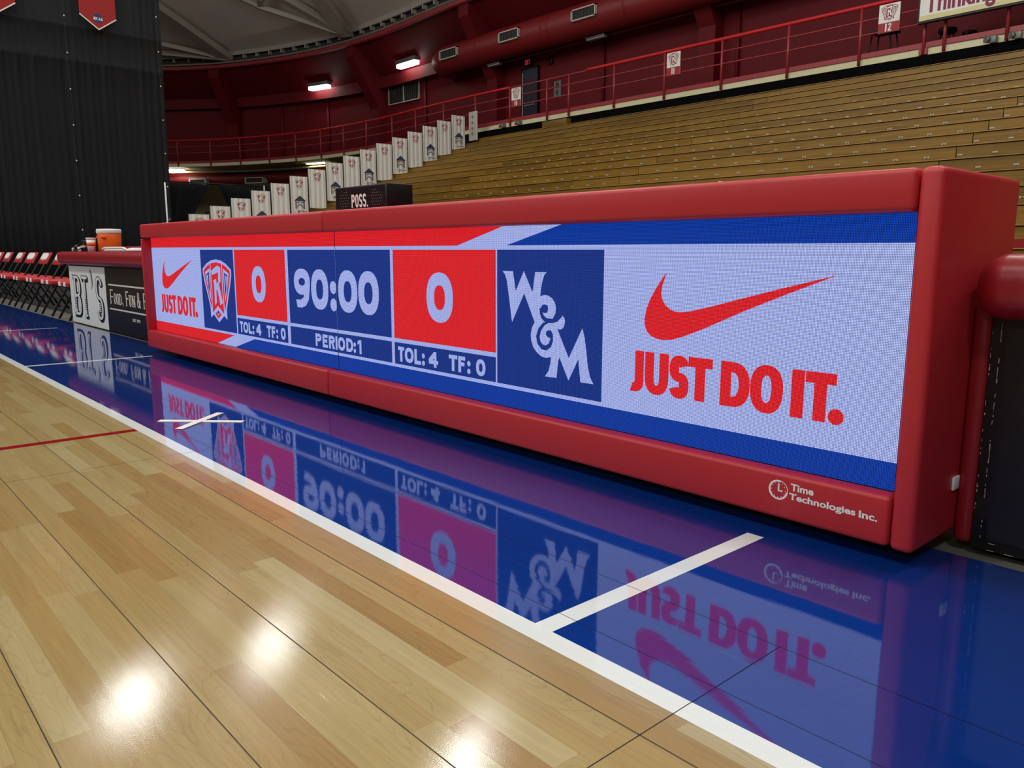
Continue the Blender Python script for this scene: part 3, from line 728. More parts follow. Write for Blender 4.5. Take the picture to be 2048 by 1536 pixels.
# loose things on top of it
def paper(name, label, cx, cy, a, b, h, ang):
    mb = MB(); n = 8; V = []
    for i in range(n + 1):
        R = []
        for j in range(n + 1):
            u = (i / n - .5) * a; v = (j / n - .5) * b
            R.append((cx + u * math.cos(ang) - v * math.sin(ang), cy + u * math.sin(ang) + v * math.cos(ang), .9535 + h * abs(math.sin(5 * i / n + 2) * math.cos(3.3 * j / n + 1)) ** 1.5))
        V.append(R)
    mb.sweep(V, 0, True); o = obj(name, mb, M['white']); md = o.modifiers.new('s', 'SOLIDIFY'); md.thickness = .001
    setp(o, label, 'paper')
paper('paper_sheet', 'small white paper scrap lying flat on the red table top, left of the crumpled sheet', -1.55, 2.1, .12, .08, .006, .3)
paper('crumpled_paper', 'crumpled pale sheet rising from the middle of the red table top', -1.48, 2.2, .18, .14, .028, .2)
paper('plastic_wrap', 'pale crumpled wrap at the back right corner of the red table top', -.85, 2.36, .11, .08, .03, .5)
paper('napkin', 'white folded napkin on the far left end of the red table top', -6.1, 2.05, .12, .08, .012, .1)

# possession box
px = thing('possession_sign', 'black box reading POSS. standing on the red table top', 'possession sign', (-3.75, 2.33, .952))
mb = MB(); mb.box(-4.005, -3.485, 2.27, 2.43, .952, 1.103, .004); obj('housing', mb, M['black'], px)
mb = MB(); fq = lambda u, v, l: (u, 2.2695 - l * .0004, v)
mb.flat(rect(-3.99, -3.50, .96, 1.095), fq, 0, 0)
for r in range(7):
    for c in range(5):
        for sgn in (-1, 1):
            u = -3.745 + sgn * (.115 + c * .022 + (r % 2) * .011); v = .985 + r * .015
            if abs(c - 2 + .3) + abs(r - 3) * .7 < 3.1: mb.flat([[(u - .007, v), (u, v - .003), (u + .007, v), (u, v + .003)]], fq, 1, 2)
mb.flat(word('POSS.', -3.83, -3.665, .990, 1.060, .011, .012, .005), fq, 2, 1)
obj('face_panel', mb, [mat('dark_maroon_face', (34, 22, 28), .3), M['white'], M['grey']], px)

# ---------------------------------------------------------------- courtside tables at either end
YT = 2.162
t = thing('courtside_table', 'old red padded courtside table with white and black advert panels beyond the lit table', 'courtside table', (-8.2, 2.45, 0))
mb = MB(); mb.box(-9.54, -6.34, YT + .01, 2.62, .0, .66); obj('cabinet', mb, M['black'], t)
mb = MB(); mb.box(-9.70, -6.33, YT - .075, 2.68, .618, .748, .05, 5); obj('top_pad', mb, M['pad_dark'], t)
mb = MB(); fb = lambda u, v, l: (u, YT - l * .0006, v)
mb.box(-9.535, -8.203, YT, YT + .01, .006, .602, mi=0)
BT = [('B', -9.36, -9.13, .09, .50), ('T', -9.05, -8.85, .09, .50), ("'", -8.735, -8.655, .36, .57), ('S', -8.545, -8.335, .09, .505)]
for ch, a, b, c, d in BT:
    if ch == "'":
        q = [(-8.715, .565), (-8.69, .54), (-8.665, .48), (-8.665, .43), (-8.69, .385)]
        mb.flat(stroke(q, [.03, .05, .055, .04, .008]), fb, 1, 1); mb.flat(stroke([(u - .006, v) for u, v in q], [.008, .014, .014, .01, .003]), fb, 2, 0); continue
    k = .68 if ch == 'T' else 1
    mb.flat([[(u + .028, v - .016) for u, v in p] for p in glyph(ch, a - .02, b + .02, c - .012, d + .012, .092 * k, .056, .04 * k)], fb, 1, 1)
    mb.flat(glyph(ch, a - .014, b + .014, c - .009, d + .009, .080 * k, .046, .038 * k), fb, 2, 1)
    mb.flat(glyph(ch, a, b, c, d, .054 * k if ch != 'S' else .046, .026, .034 * k), fb, 3, 0)
for ch, x in (('B', -9.33), ('T', -8.95), ('S', -8.43)):
    for k in range(6): mb.flat(rect(x - .03, x + .03 , .16 + k * .02, .168 + k * .02), fb, 4, 1)
obj('advert_panel', mb, [mat('white_advert', (236, 240, 240), .35), mat('ink', (22, 22, 26), .4)], t)
mb = MB(); mb.box(-8.197, -6.36, YT, YT + .01, .006, .602, mi=0)
mb.flat(rect(-8.11, -6.7, .438, .452) + rect(-8.115, -6.7, .213, .227), fb, 1, 1)
def fww(ch, a, b, big): return glyph(ch, a, b, .268, .402 if big else .37, .022, .011, .010)
for ch, a, b, big in (('F', -8.075, -7.98, 1), ('O', -7.965, -7.89, 0), ('O', -7.885, -7.81, 0), ('D', -7.80, -7.725, 0), ('F', -7.60, -7.52, 1), ('U', -7.507, -7.447, 0), ('N', -7.423, -7.340, 0), ('&', -7.285, -7.19, 1), ('F', -7.115, -7.045, 1), ('R', -7.03, -6.965, 0)): mb.flat(fww(ch, a, b, big), fb, 1, 1)
mb.flat(glyph(',', -7.71, -7.685, .268, .37, .02, .02), fb, 1, 1)
mb.flat(word('EST', -7.445, -7.36, .138, .166, .012, .006, .006) + word('1983', -7.33, -7.235, .138, .166, .012, .006, .007), fb, 1, 1)
obj('advert_panel', mb, [mat('black_advert', (26, 25, 26), .35), mat('ivory_print', (222, 220, 206), .5)], t)

t = thing('courtside_table', 'old red padded courtside table with scuffed dark panel right of the lit table', 'courtside table', (.6, 2.45, 0))
YR = 2.185
mb = MB(); mb.box(-.63, 1.9, YR + .03, 2.64, .015, .66); obj('cabinet', mb, M['black'], t)
mb = MB(); mb.box(-.683, 1.9, YR - .10, 2.70, .60, .757, .066, 6); obj('top_pad', mb, M['pad_dark'], t)
mb = MB(); mb.box(-.700, -.655, YR - .005, 2.66, .012, .64, .018, 4); obj('side_pad', mb, M['pad_dark'], t)
mb = MB(); mb.box(-.654, 1.9, YR, YR + .03, .008, .61, mi=0)
fr = lambda u, v, l: (u, YR - .0005 - l * .0006, v)
mb.flat(rect(-.632, 1.9, .03, .60), fr, 1, 1)
random.seed(3)
for k in range(46):
    v = random.uniform(.02, .59); hgt = random.choice((.004, .006, .012, .025)); u = -.6525 if random.random() < .45 else -.6335; mb.flat(rect(u - .0006, u + random.choice((.0007, .001, .002)), v, min(.6, v + hgt)), fr, 2, 2)
for k in range(16):
    u = random.uniform(-.64, .1); mb.flat(rect(u, u + random.uniform(.005, .03), .0085 if k % 2 else .027, (.0085 if k % 2 else .027) + .0015), fr, 2, 2)
obj('front_panel', mb, [M['black'], M['navy_panel'], mat('bare_scuff', (190, 186, 176), .7)], t)

# things standing on the far courtside table
t = thing('drinks_cooler', 'round orange drinks cooler with white lid on the far red table', 'drinks cooler', (-9.2, 2.5, .748))
c = (-9.2, 2.5, .748)
mb = MB(); mb.lathe([(.102, 0), (.111, .008), (.114, .09), (.116, .19), (.112, .196)], c); obj('body', mb, M['orange'], t)
mb = MB(); mb.lathe([(.117, .19), (.121, .196), (.121, .226), (.116, .236), (.04, .24)], c); obj('lid', mb, M['whiteplastic'], t)
for sgn in (-1, 1):
    mb = MB(); mb.box(c[0] + sgn * .085 - .03, c[0] + sgn * .085 + .03, 2.40, 2.44, .89, .91, .006); obj('handle', mb, M['orange'], t)
t = thing('cup', 'white paper cup with orange mark beside the orange cooler', 'cup', (-9.26, 2.335, .748))
mb = MB(); mb.lathe([(.036, 0), (.046, .13), (.044, .13)], (-9.26, 2.335, .748), 24); mb.cyl((-9.26, 2.335, .878), (-9.26, 2.335, .893), .05, seg=24)
obj('body', mb, M['whiteplastic'], t)
mb = MB(); mb.lathe([(.0428, .06), (.0460, .095)], (-9.26, 2.335, .748), 24); obj('printed_band', mb, M['orange'], t)
mb = MB(); mb.tube([(-8.35, 2.2, .762), (-8.33, 2.2, .775), (-8.25, 2.2, .783), (-7.72, 2.2, .783), (-7.64, 2.2, .775), (-7.62, 2.2, .762), (-7.62, 2.4, .762), (-7.66, 2.45, .775), (-8.3, 2.45, .775), (-8.35, 2.4, .762)], .012, 8, closed=True)
mb.box(-8.31, -7.66, 2.22, 2.43, .75, .765, .004)
setp(obj('tray', mb, M['whiteplastic']), 'white rounded plastic tray in front of the orange cooler', 'tray')
mb = MB(); mb.box(-9.05, -8.3, 2.56, 2.66, .748, .802, .01); setp(obj('binder', mb, M['pad_dark']), 'dark red box lying flat behind the orange cooler', 'box')
t = thing('headset', 'tangled black headset with white tips on the far red table', 'headset', (-10.0, 2.5, .748))
# the headset rests on the table's left end
mb = MB()
mb.tube([(-9.62, 2.3, .76), (-9.6, 2.3, .82), (-9.55, 2.32, .86), (-9.48, 2.34, .86), (-9.44, 2.36, .8), (-9.46, 2.38, .757)], .009, 8); obj('headband', mb, M['black'], t)
mb = MB(); mb.cyl((-9.63, 2.28, .79), (-9.59, 2.3, .79), .035, seg=16); obj('ear_cup', mb, M['black'], t)
mb = MB(); mb.cyl((-9.45, 2.34, .79), (-9.42, 2.37, .79), .035, seg=16); obj('ear_cup', mb, M['black'], t)
for bx in ((-9.67, -9.64, 2.24, 2.27, .752, .79), (-9.52, -9.49, 2.26, 2.29, .752, .80), (-9.385, -9.35, 2.26, 2.3, .79, .81)): mb = MB(); mb.box(*bx, .004); obj('white_tip', mb, M['whiteplastic'], t)
mb = MB(); mb.tube([(-9.68, 2.26, .77), (-9.6, 2.24, .765), (-9.5, 2.22, .765), (-9.4, 2.25, .77), (-9.36, 2.28, .8), (-9.42, 2.3, .84)], .006, 6); obj('cord', mb, M['black'], t)
t.location.x = -9.5; 
for ch in t.children: ch.data.transform(Matrix.Translation((-.5, 0, 0)))

# ---------------------------------------------------------------- folding chairs along the sideline
def make_chair():
    t = thing('folding_chair', 'x', 'chair', (0, 0, 0), 'team bench folding chairs')
    for sx in (-.232, .232):
        mb = MB(); mb.tube([(sx, -.22, 0), (sx, -.02, .36), (sx * .98, .18, .70), (sx * .93, .2, .735)], .013, 8); obj('front_leg', mb, M['black'], t, True)
    for sx in (-.185, .185):
        mb = MB(); mb.tube([(sx, .26, 0), (sx, .05, .39)], .014, 8); obj('rear_leg', mb, M['black'], t, True)
    mb = MB(); mb.box(-.235, .235, -.21, .20, .37, .43, .02, 3); s = obj('seat', mb, M['pad'], t, True)
    for a in (-.16, .06): mb = MB(); mb.box(a, a + .09, -.214, -.206, .378, .425); obj('seat_mark', mb, M['white'], s, True)
    R = Matrix.Translation((0, .165, .66)) @ Matrix.Rotation(math.radians(-28), 4, 'X')
    mb = MB(); mb.box(-.262, .262, -.015, .015, -.085, .095, .014, 3, M=R)
    b = obj('backrest', mb, M['pad'], t, True)
    mb = MB(); P = [(-.225, .02), (-.2, .062), (-.12, .08), (.12, .08), (.2, .062), (.225, .02), (.19, -.02), (.16, .0), (.13, -.03), (.1, .0), (.06, -.035), (.02, -.005), (-.03, -.04), (-.07, -.005), (-.12, -.035), (-.15, .0), (-.19, -.025)]
    mb.flat([P], lambda u, v, l: R @ Vector((u, -.0155, v)), 0); obj('backrest_print', mb, M['white'], b, True)
    mb = MB(); mb.box(-.2, .2, -.18, .17, .355, .387, .006); obj('seat_pan', mb, M['black'], t, True)
    mb = MB(); mb.cyl((-.2, -.1, .2), (.2, -.1, .2), .01, seg=8); obj('crossbar', mb, M['black'], t, True)
    mb = MB(); mb.cyl((-.185, .2, .12), (.185, .2, .12), .01, seg=8); obj('crossbar', mb, M['black'], t, True)
    return t
ch0 = make_chair()
ORDN = ['first', 'second', 'third', 'fourth', 'fifth', 'sixth', 'seventh', 'eighth', 'ninth', 'tenth', 'eleventh', 'twelfth', 'thirteenth', 'fourteenth', 'fifteenth', 'sixteenth']
random.seed(11)
for k in range(10):
    x = -10.0 - .855 * k; lab = 'red and black folding chair, %s in the row counted from the white advert panel' % ORDN[k]
    loc = (x, 2.40 + random.uniform(-.012, .012), -.012)
    if k == 0: ch0.location = loc; ch0['label'] = lab
    else: dup(ch0, loc, random.uniform(-.03, .03), label=lab)
# ---------------------------------------------------------------- bleachers
H0 = .7598
def row_y(i): return 18.19 - .6075 * i
def row_z(i): return H0 + 1.496 + (row_y(i) - 12.636) * .4087
SECT = [(-23.0, -17.3, 'leftmost bleacher section, beside the white end banners, of varnished wooden rows'), (-17.3, -10.91, 'second wooden bleacher section, above the middle of the lit scoreboard table'),
        (-10.91, -4.52, 'third wooden bleacher section with seat clips, above the right half of the lit table'), (-4.52, 3.0, 'rightmost wooden bleacher section, behind the padded red end of the table')]
clip_me = None
def clip_mesh():
    mb = MB(); mb.box(-.032, .032, -.006, 0, -.004, .008); mb.box(-.036, -.016, -.008, 0, -.016, .014); mb.box(.016, .036, -.008, 0, -.016, .014); mb.box(-.014, .014, -.002, 0, -.006, -.0035, mi=1)
    me = mb.mesh('seat_clip'); me.materials.append(mat('clip_metal', (176, 174, 156), .45)); me.materials.append(M['black']); return me
clip_me = clip_mesh()
for si, (xa, xb, lab) in enumerate(SECT):
    b = thing('bleacher_section', lab, 'bleachers', ((xa + xb) / 2, 12.5, 0), 'telescopic bleacher sections'); b_org = Vector(((xa + xb) / 2, 12.5, 0))
    cl = []
    for i in range(-1, 18):
        y = row_y(i); z = row_z(i); g = .006
        mb = MB()
        mb.box(xa + g, xb - g, y - .006, y + .05, z - .009, z, mi=1)
        mb.box(xa + g, xb - g, y + .008, y + .04, z - .26, z - .026, mi=0)
        mb.box(xa + g, xb - g, y + .03, y + .30, z - .03, z, mi=0)
        mb.box(xa + g, xb - g, y + .25, y + (.66 if i >= 0 else .24 + .02), z - .06, z - .045, mi=0)
        mb.box(xa + g, xb - g, y + .035, y + .07, z - .26, z - .008, mi=2)  # black strip paints the shade in the gap under the nosing
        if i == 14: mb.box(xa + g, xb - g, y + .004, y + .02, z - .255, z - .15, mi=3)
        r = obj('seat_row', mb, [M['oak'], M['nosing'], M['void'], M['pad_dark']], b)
        if 1 <= i <= 14:
            x = -3.55 - .457 * 30 + (i % 2) * .0
            n = 0
            while x < xb - .05:
                if x > xa + .05 and x > -17.2: cl.append((r, x, y + .008, z - .138, abs(x) + y))
                x += .457
    cl.sort(key=lambda c: c[4])
    for r, x, y, z, _ in cl[:96]:
        o = bpy.data.objects.new('seat_clip', clip_me); COL.objects.link(o); o.parent = r; o.location = Vector((x, y, z)) - b_org
    if len(cl) > 96:
        mb = MB()
        for r, x, y, z, _ in cl[96:]: mb.box(x - .034, x + .034, y - .006, y, z - .010, z + .012)
        o = obj('seat_clips', mb, clip_me.materials[0], b); o['kind'] = 'stuff'
mb = MB(); mb.box(-19.5, -18.38, 18.81, 19.03, 4.776, 4.97, .006); setp(obj('top_step', mb, M['oak']), 'wooden step box at the top of the bleachers below the railing gate', 'step')

# white cloth banners on the end rail of each row
def banner_mesh(kind):
    W_, Hh = .565, 1.17
    mb = MB(); f = lambda u: .012 * math.sin(u * 38) + .006 * math.sin(u * 71 + 1)
    n = 22
    front = [[(.02 + f(-W_ / 2 + W_ * i / n), -W_ / 2 + W_ * i / n, Hh * k / 6) for i in range(n + 1)] for k in range(7)]
    back = [[(-.02, -W_ / 2 + W_ * i / n, Hh * k / 6) for i in range(n + 1)] for k in range(7)]
    mb.sweep(front, 0, True); mb.sweep([list(reversed(r)) for r in back], 0, True)
    mb.sweep([[r[0] for r in back], [r[0] for r in front]], 0); mb.sweep([[r[-1] for r in front], [r[-1] for r in back]], 0); mb.sweep([front[-1], back[-1]], 0); mb.sweep([back[0], front[0]], 0)
    fm = lambda u, v, l: (.028 + f(u) + l * .0008, u, v)
    crest(mb, fm, .0, Hh - .345, .135, .245, (1, 0, 1, 3, 0, 1, 0, 0, 1), 1)
    if kind:
        mb.flat([[(-.175, .46), (.175, .46), (.0, .60)]], fm, 2, 2); mb.flat(rect(-.18, .18, .44, .46), fm, 2, 2)
        mb.flat(rect(-.16, -.12, .20, .44) + rect(.12, .16, .20, .44) + rect(-.16, .16, .39, .41), fm, 2, 3)
        mb.flat(ring(0, .24, .10, .10, .025, .025, 0, 180, 2), fm, 3, 2); mb.flat(rect(-.2, .2, .13, .15) + rect(-.18, .14, .09, .11), fm, 2, 3)
    me = mb.mesh('banner_cloth')
    for k in ('banner', 'red_print', 'bluegrey', 'grey_print'): me.materials.append(M[k])
    return me
bm_ = [banner_mesh(0), banner_mesh(1)]
rail_mb = MB(); rail_mb.tube([(-.005, -.275, 0), (-.005, -.275, 1.17), (-.005, .275, 1.17), (-.005, .275, 0)], .02, 8)
rail_me = rail_mb.mesh('end_rail'); rail_me.materials.append(M['black'])
for k in range(16):
    y = 17.856 - .6193 * k; zt = 5.4516 - .2454 * k
    pass
    house = k % 2 == 0
    lab = 'white end banner%s, %s from the bleacher top' % (' with crest and blue roof' if house else ' with crest only', ORDN[k])
    t = thing('end_banner', lab, 'banner', (-22.75, y, zt - 1.17), 'white banners down the bleacher end')
    o = bpy.data.objects.new('cloth', bm_[1 if house else 0]); COL.objects.link(o); o.parent = t
    o = bpy.data.objects.new('end_rail', rail_me); COL.objects.link(o); o.parent = t; o.location = (-.03, 0, 0)
t = thing('end_banner', 'narrow faded white banner at the very top end of the bleachers, by the railing', 'banner', (-22.7, 18.62, 4.70), 'white banners down the bleacher end')
mb = MB()
n = 12; fr_ = [[(-.42 + .45 * i / n - 0, .01 + .012 * math.sin(i * 1.7), 1.0 * k / 4) for i in range(n + 1)] for k in range(5)]
mb.sweep(fr_, 0, True); mb.sweep([[(p[0], p[1] + .03, p[2]) for p in reversed(r)] for r in fr_], 0, True)
ff = lambda u, v, l: (u, -.012 - l * .001, v)
for v in (.82, .62, .42, .24): mb.flat(disc(-.2, v, .06, .05), ff, 1, 1)
obj('cloth', mb, [mat('faded_banner', (196, 190, 184), .8, var=.15, vscale=8), mat('faded_print', (150, 128, 124), .8)], t, True)

# ---------------------------------------------------------------- balcony railing
t = thing('balcony_railing', 'long red balcony railing with three bars running round above the bleachers', 'railing', (-12, 19.2, 5.1))
for (x, y) in [(-43.28, 15.42), (-41.76, 16.54), (-40.13, 17.43), (-38.38, 18.17), (-36.64, 18.73), (-34.85, 19.12), (-33.12, 19.34), (-31.28, 19.43), (-29.19, 19.41), (-27.36, 19.33), (-25.4, 19.27), (-23.43, 19.25), (-21.52, 19.24), (-19.67, 19.24), (-18.66, 19.24), (-16.74, 19.24), (-14.84, 19.25), (-12.93, 19.25), (-10.99, 19.26), (-9.15, 19.25), (-7.7, 19.25), (-7.27, 19.22), (-6.05, 19.22), (-4.1, 19.22), (-2.1, 19.22)]:
    s = near(x, y); p, d, n = at(s, -.05); zt = 6.39 if abs(x + 7.27) > .1 and abs(x + 7.7) > .1 else 6.0
    mb = MB(); mb.cyl((p.x, p.y, 5.10), (p.x, p.y, zt), .036, seg=10)
    if abs(x + 7.7) < .05: mb.box(p.x - .09, p.x + .09, p.y - .01, p.y + .05, 5.1, 5.24)
    obj('post', mb, M['rail'], t)
S0 = 2.0; S1 = near(-46.5, 12)
def along(z, r, wd, s0, s1, step=.5):
    pts = []; s = s0
    while s < s1: p, d, n = at(s, wd); pts.append((p.x, p.y, z)); s += step
    p, d, n = at(s1, wd); pts.append((p.x, p.y, z))
    m = MB(); m.tube(pts, r, 8); return m
sa, sb, sc_ = near(-18.3, 19.25), near(-21.55, 19.25), near(-7.7, 19.25)
obj('handrail', along(6.40, .052, -.05, sc_ - 1.5, sa - .4), M['handrail'], t)
obj('handrail', along(6.38, .028, -.05, sa - .4, sb), M['rail'], t)
obj('handrail', along(6.40, .045, -.05, sb, S1), M['handrail'], t)
obj('middle_bar', along(6.08, .022, -.05, sc_ - 1.5, S1), M['rail'], t)
obj('middle_bar', along(5.765, .022, -.05, sc_ - 1.5, S1), M['rail'], t)
mb = MB(); strip(mb, [(-.03, 5.25), (-.03, 5.36), (.01, 5.36)], s0=S0, s1=S1); obj('toe_board', mb, M['rail'], t)

# section number placards on the railing
def digits(txt, cx, z0, z1):
    wds = [.035 if c == '1' else .075 for c in txt]; tot = sum(wds) + .03 * (len(txt) - 1); x = cx - tot / 2; out = []
    for c, wd in zip(txt, wds):
        out += glyph(c, x, x + wd, z0, z1, .030, .028) if c != '1' else rect(x, x + wd, z0, z1); x += wd + .03
    return out
for txt, xa, xb, pl in (('10', -21.36, -20.89, 'left of the railing gate'), ('11', -14.71, -14.25, 'half way along the railing'), ('12', -8.71, -8.24, 'near the white Thinking sign')):
    t = thing('section_placard', 'white and red section placard numbered %s on the railing, %s' % (txt, pl), 'placard', ((xa + xb) / 2, 19.12, 5.71), 'section placards on the balcony railing')
    mb = MB(); mb.box(xa, xb, 19.12, 19.14, 5.71, 6.325, mi=0); fm = lambda u, v, l: (u, 19.119 - l * .001, v)
    mb.flat(rect(xa, xb, 5.71, 5.925), fm, 1, 1); cx = (xa + xb) / 2
    mb.flat(digits(txt, cx - .005, 5.735, 5.905), fm, 2, 0)
    crest(mb, fm, cx, 5.965, .185, .34, (1, 0, 2, 0, 0, 1, 0, 0, 2), 2)
    obj('board', mb, [M['white'], M['red_print'], mat('brown_print', (92, 74, 66), .6)], t)

# big sign
t = thing('sign_board', 'large white sign with plum lettering hung on the railing at top right', 'sign', (-5.6, 18.6, 5.64))
KS = 18.97 / 18.6; fz_ = lambda z: H0 + (z - H0) * KS
mb = MB(); mb.box(-7.63 * KS, -3.0 * KS, 18.97, 19.09, fz_(5.62), fz_(7.2)); obj('frame', mb, M['black'], t)
mb = MB(); mb.box(-7.59 * KS, -3.04 * KS, 18.955, 18.97, fz_(5.66), fz_(7.15), mi=0); fm = lambda u, v, l: (u * KS, 18.954 - l * .002, fz_(v))
mb.flat(rect(-7.59, -3.04, 5.66, 5.76), fm, 1, 1)
mb.flat(font_polys('Thinking', -7.48, -6.12, 5.68, 6.20, .03), fm, 2, 2)
obj('face', mb, [M['white'], M['straw'], M['plum']], t)

for (x, lab) in ((-21.87, 'small grey floodlight box on the cream fascia left of the railing gate, outer one'), (-21.03, 'small grey floodlight box on the cream fascia left of the railing gate, inner one'), (-6.31, 'grey floodlight box on the cream fascia under the sign, left one'), (-5.85, 'grey floodlight box on the cream fascia under the sign, right one')):
    t = thing('floodlight', lab, 'floodlight', (x, 19.2, 5.08), 'floodlights on the balcony fascia')
    mb = MB(); mb.box(x - .02, x + .10, 19.08, 19.24, 5.075, 5.215, .008); obj('housing', mb, M['grey'], t)
    mb = MB(); mb.cyl((x - .03, 19.12, 5.15), (x - .09, 19.05, 5.16), .06, .075, 14); obj('lamp_head', mb, M['grey'], t)
for (x, y, r, hh, lab) in ((-7.63, 20.3, .2, .60, 'dark round-topped stool on the balcony behind the sign posts, nearer one'), (-7.26, 20.6, .16, .52, 'dark round-topped stool on the balcony behind the sign posts, farther one')):
    t = thing('stool', lab, 'stool', (x, y, 5.25))
    mb = MB(); mb.lathe([(r * .9, hh - .12), (r, hh - .08), (r * .95, hh - .02), (r * .5, hh)], (x, y, 5.25), 20); obj('seat', mb, M['black'], t)
    for k in range(4):
        a = k * math.pi / 2 + .6; mb = MB(); mb.cyl((x + r * .6 * math.cos(a), y + r * .6 * math.sin(a), 5.25 + hh - .1), (x + r * math.cos(a), y + r * math.sin(a), 5.25), .015, seg=8); obj('leg', mb, M['black'], t)
t = thing('tall_stool', 'tall dark stool standing behind the placard numbered 12', 'stool', (-9.1, 20.3, 5.25))
mb = MB(); mb.box(-9.35, -8.8, 20.05, 20.55, 6.0, 6.06, .01); obj('seat', mb, M['black'], t)
for (dx, dy) in ((-.3, -.25), (.3, -.25), (-.3, .25), (.3, .25)): mb = MB(); mb.cyl((-9.08 + dx * .7, 20.3 + dy * .7, 6.02), (-9.08 + dx, 20.3 + dy, 5.25), .02, seg=8); obj('leg', mb, M['black'], t)

# ---------------------------------------------------------------- wall fittings above the balcony
def on_wall(x, y, wd): s = near(x, y); p, d, n = at(s, wd); return p, d, n
p, d, n = on_wall(-31.77, 21.8, 2.36)
def wbox(mb, p, d, n, t0, t1, o0, o1, z0, z1, mi=0):
    q = lambda t, o, z: (p.x - d.x * t + n.x * o, p.y - d.y * t + n.y * o, z)
    V = [q(a, b, c) for c in (z0, z1) for b in (o0, o1) for a in (t0, t1)]
    for f in ((0, 1, 5, 4), (1, 3, 7, 5), (3, 2, 6, 7), (2, 0, 4, 6), (4, 5, 7, 6), (0, 2, 3, 1)): mb.face([V[i] for i in f], mi)
wn = bpy.data.objects.new('window_1', None); COL.objects.link(wn); wn['kind'] = 'structure'
mb = MB(); wbox(mb, p, d, n, -1.17, 1.17, -.03, .03, 7.58, 8.40, 0); obj('window_glass', mb, M['glass_dark'], wn)
mb = MB()
for (a, b, c, e) in ((-1.19, 1.19, 8.37, 8.41), (-1.19, 1.19, 7.56, 7.60), (-1.19, -1.15, 7.56, 8.41), (1.15, 1.19, 7.56, 8.41), (-.03, .03, 7.6, 8.37)): wbox(mb, p, d, n, a, b, -.06, 0, c, e)
obj('window_frame', mb, M['grille'], wn)
mb = MB()
for k in range(15): wbox(mb, p, d, n, -1.1 + k * .152, -1.04 + k * .152, -.036, -.03, 7.61, 8.36)
obj('window_pleats', mb, M['slot'], wn)
dn = bpy.data.objects.new('door_1', None); COL.objects.link(dn); dn['kind'] = 'structure'
mb = MB(); mb.box(-23.45, -22.62, 21.55, 21.62, 5.25, 7.62); obj('door_leaf', mb, M['navy_door'], dn)
mb = MB(); mb.box(-23.50, -23.46, 21.52, 21.64, 5.25, 7.66); mb.box(-22.62, -22.57, 21.52, 21.64, 5.25, 7.66); mb.box(-23.5, -22.57, 21.52, 21.64, 7.62, 7.68); obj('door_frame', mb, M['navy_panel'], dn)
mb = MB(); mb.box(-23.45, -23.42, 21.54, 21.56, 5.3, 7.5); obj('door_edge', mb, M['grille'], dn)
mb = MB(); mb.box(-23.3, -22.75, 21.5, 21.55, 6.26, 6.31); obj('door_handle', mb, M['grey'], dn)
t = thing('exit_sign', 'small dark EXIT sign with red letters above the navy balcony door', 'exit sign', (-23.04, 21.5, 7.71))
mb = MB(); mb.box(-23.22, -22.88, 21.45, 21.53, 7.71, 7.96); obj('housing', mb, M['black'], t)
mb = MB(); fm = lambda u, v, l: (u, 21.449 - l * .001, v)
for ch, a, b in (('E', -23.19, -23.125), ('I', -23.035, -23.015), ('T', -22.99, -22.91)): mb.flat(glyph(ch, a, b, 7.75, 7.92, .022, .022), fm, 1)
mb.flat(stroke([(-23.11, 7.75), (-23.05, 7.92)], .022) + stroke([(-23.05, 7.75), (-23.11, 7.92)], .022), fm, 1)
obj('letters', mb, M['exit'], t)
t = thing('wall_poster', 'tall grey framed panel with two dark figures on the wall right of the navy door', 'poster', (-21.58, 21.6, 6.4))
mb = MB(); mb.box(-21.75, -21.4, 21.58, 21.64, 6.40, 6.95); obj('frame', mb, M['grey'], t)
mb = MB(); fm = lambda u, v, l: (u, 21.578 - l * .001, v)
mb.flat(disc(-21.58, 6.80, .09, .11) + disc(-21.58, 6.55, .08, .11), fm, 1); obj('print', mb, M['slot'], t)
mb = MB(); mb.box(-22.0, -21.85, 21.55, 21.64, 7.6, 7.85, .01); setp(obj('alarm_horn', mb, M['black']), 'small black alarm box high on the wall right of the navy door', 'alarm')

# ---------------------------------------------------------------- duct with grilles
t = thing('air_duct', 'large round red air duct slung under the roof above the balcony', 'duct', (-18, 20.7, 7.9))
mb = MB(); mb.tube([(-27.6, 21.9, 8.5), (-27.75, 21.6, 8.48), (-27.75, 21.2, 8.46), (-27.45, 20.85, 8.46), (-27.0, 20.7, 8.46), (-26.5, 20.7, 8.46), (4, 20.7, 8.46)], .53, 28); obj('pipe', mb, M['duct'], t)
for x in (-26.3, -24.7, -21.05, -20.75, -17.3, -13.5, -10): mb = MB(); mb.cyl((x - .035, 20.7, 8.46), (x + .035, 20.7, 8.46), .548, seg=28); obj('joint_band', mb, M['duct'], t)
for k, (xa, xb) in enumerate(((-26.82, -25.68), (-23.2, -22.1), (-19.5, -18.4), (-15.8, -14.7))):
    mb = MB(); mb.box(xa, xb, 20.09, 20.2, 8.305, 8.345); mb.box(xa, xb, 20.09, 20.2, 8.63, 8.67); mb.box(xa, xa + .05, 20.09, 20.2, 8.3, 8.67); mb.box(xb - .05, xb, 20.09, 20.2, 8.3, 8.67)
    g = obj('grille', mb, M['grille'], t)
    mb = MB(); mb.box(xa + .04, xb - .04, 20.14, 20.2, 8.33, 8.64, mi=0)
    for j in range(7): mb.box(xa + .10 + j * .14, xa + .135 + j * .14, 20.115, 20.15, 8.34, 8.63, mi=1)
    obj('louvre', mb, [M['grille_dark'], M['slot']], g)
mb = MB(); mb.tube([(-25.4, 21.1, 7.93), (2, 21.1, 7.93)], .035, 8); setp(obj('conduit', mb, M['duct']), 'thin red pipe running below the big round duct', 'pipe')
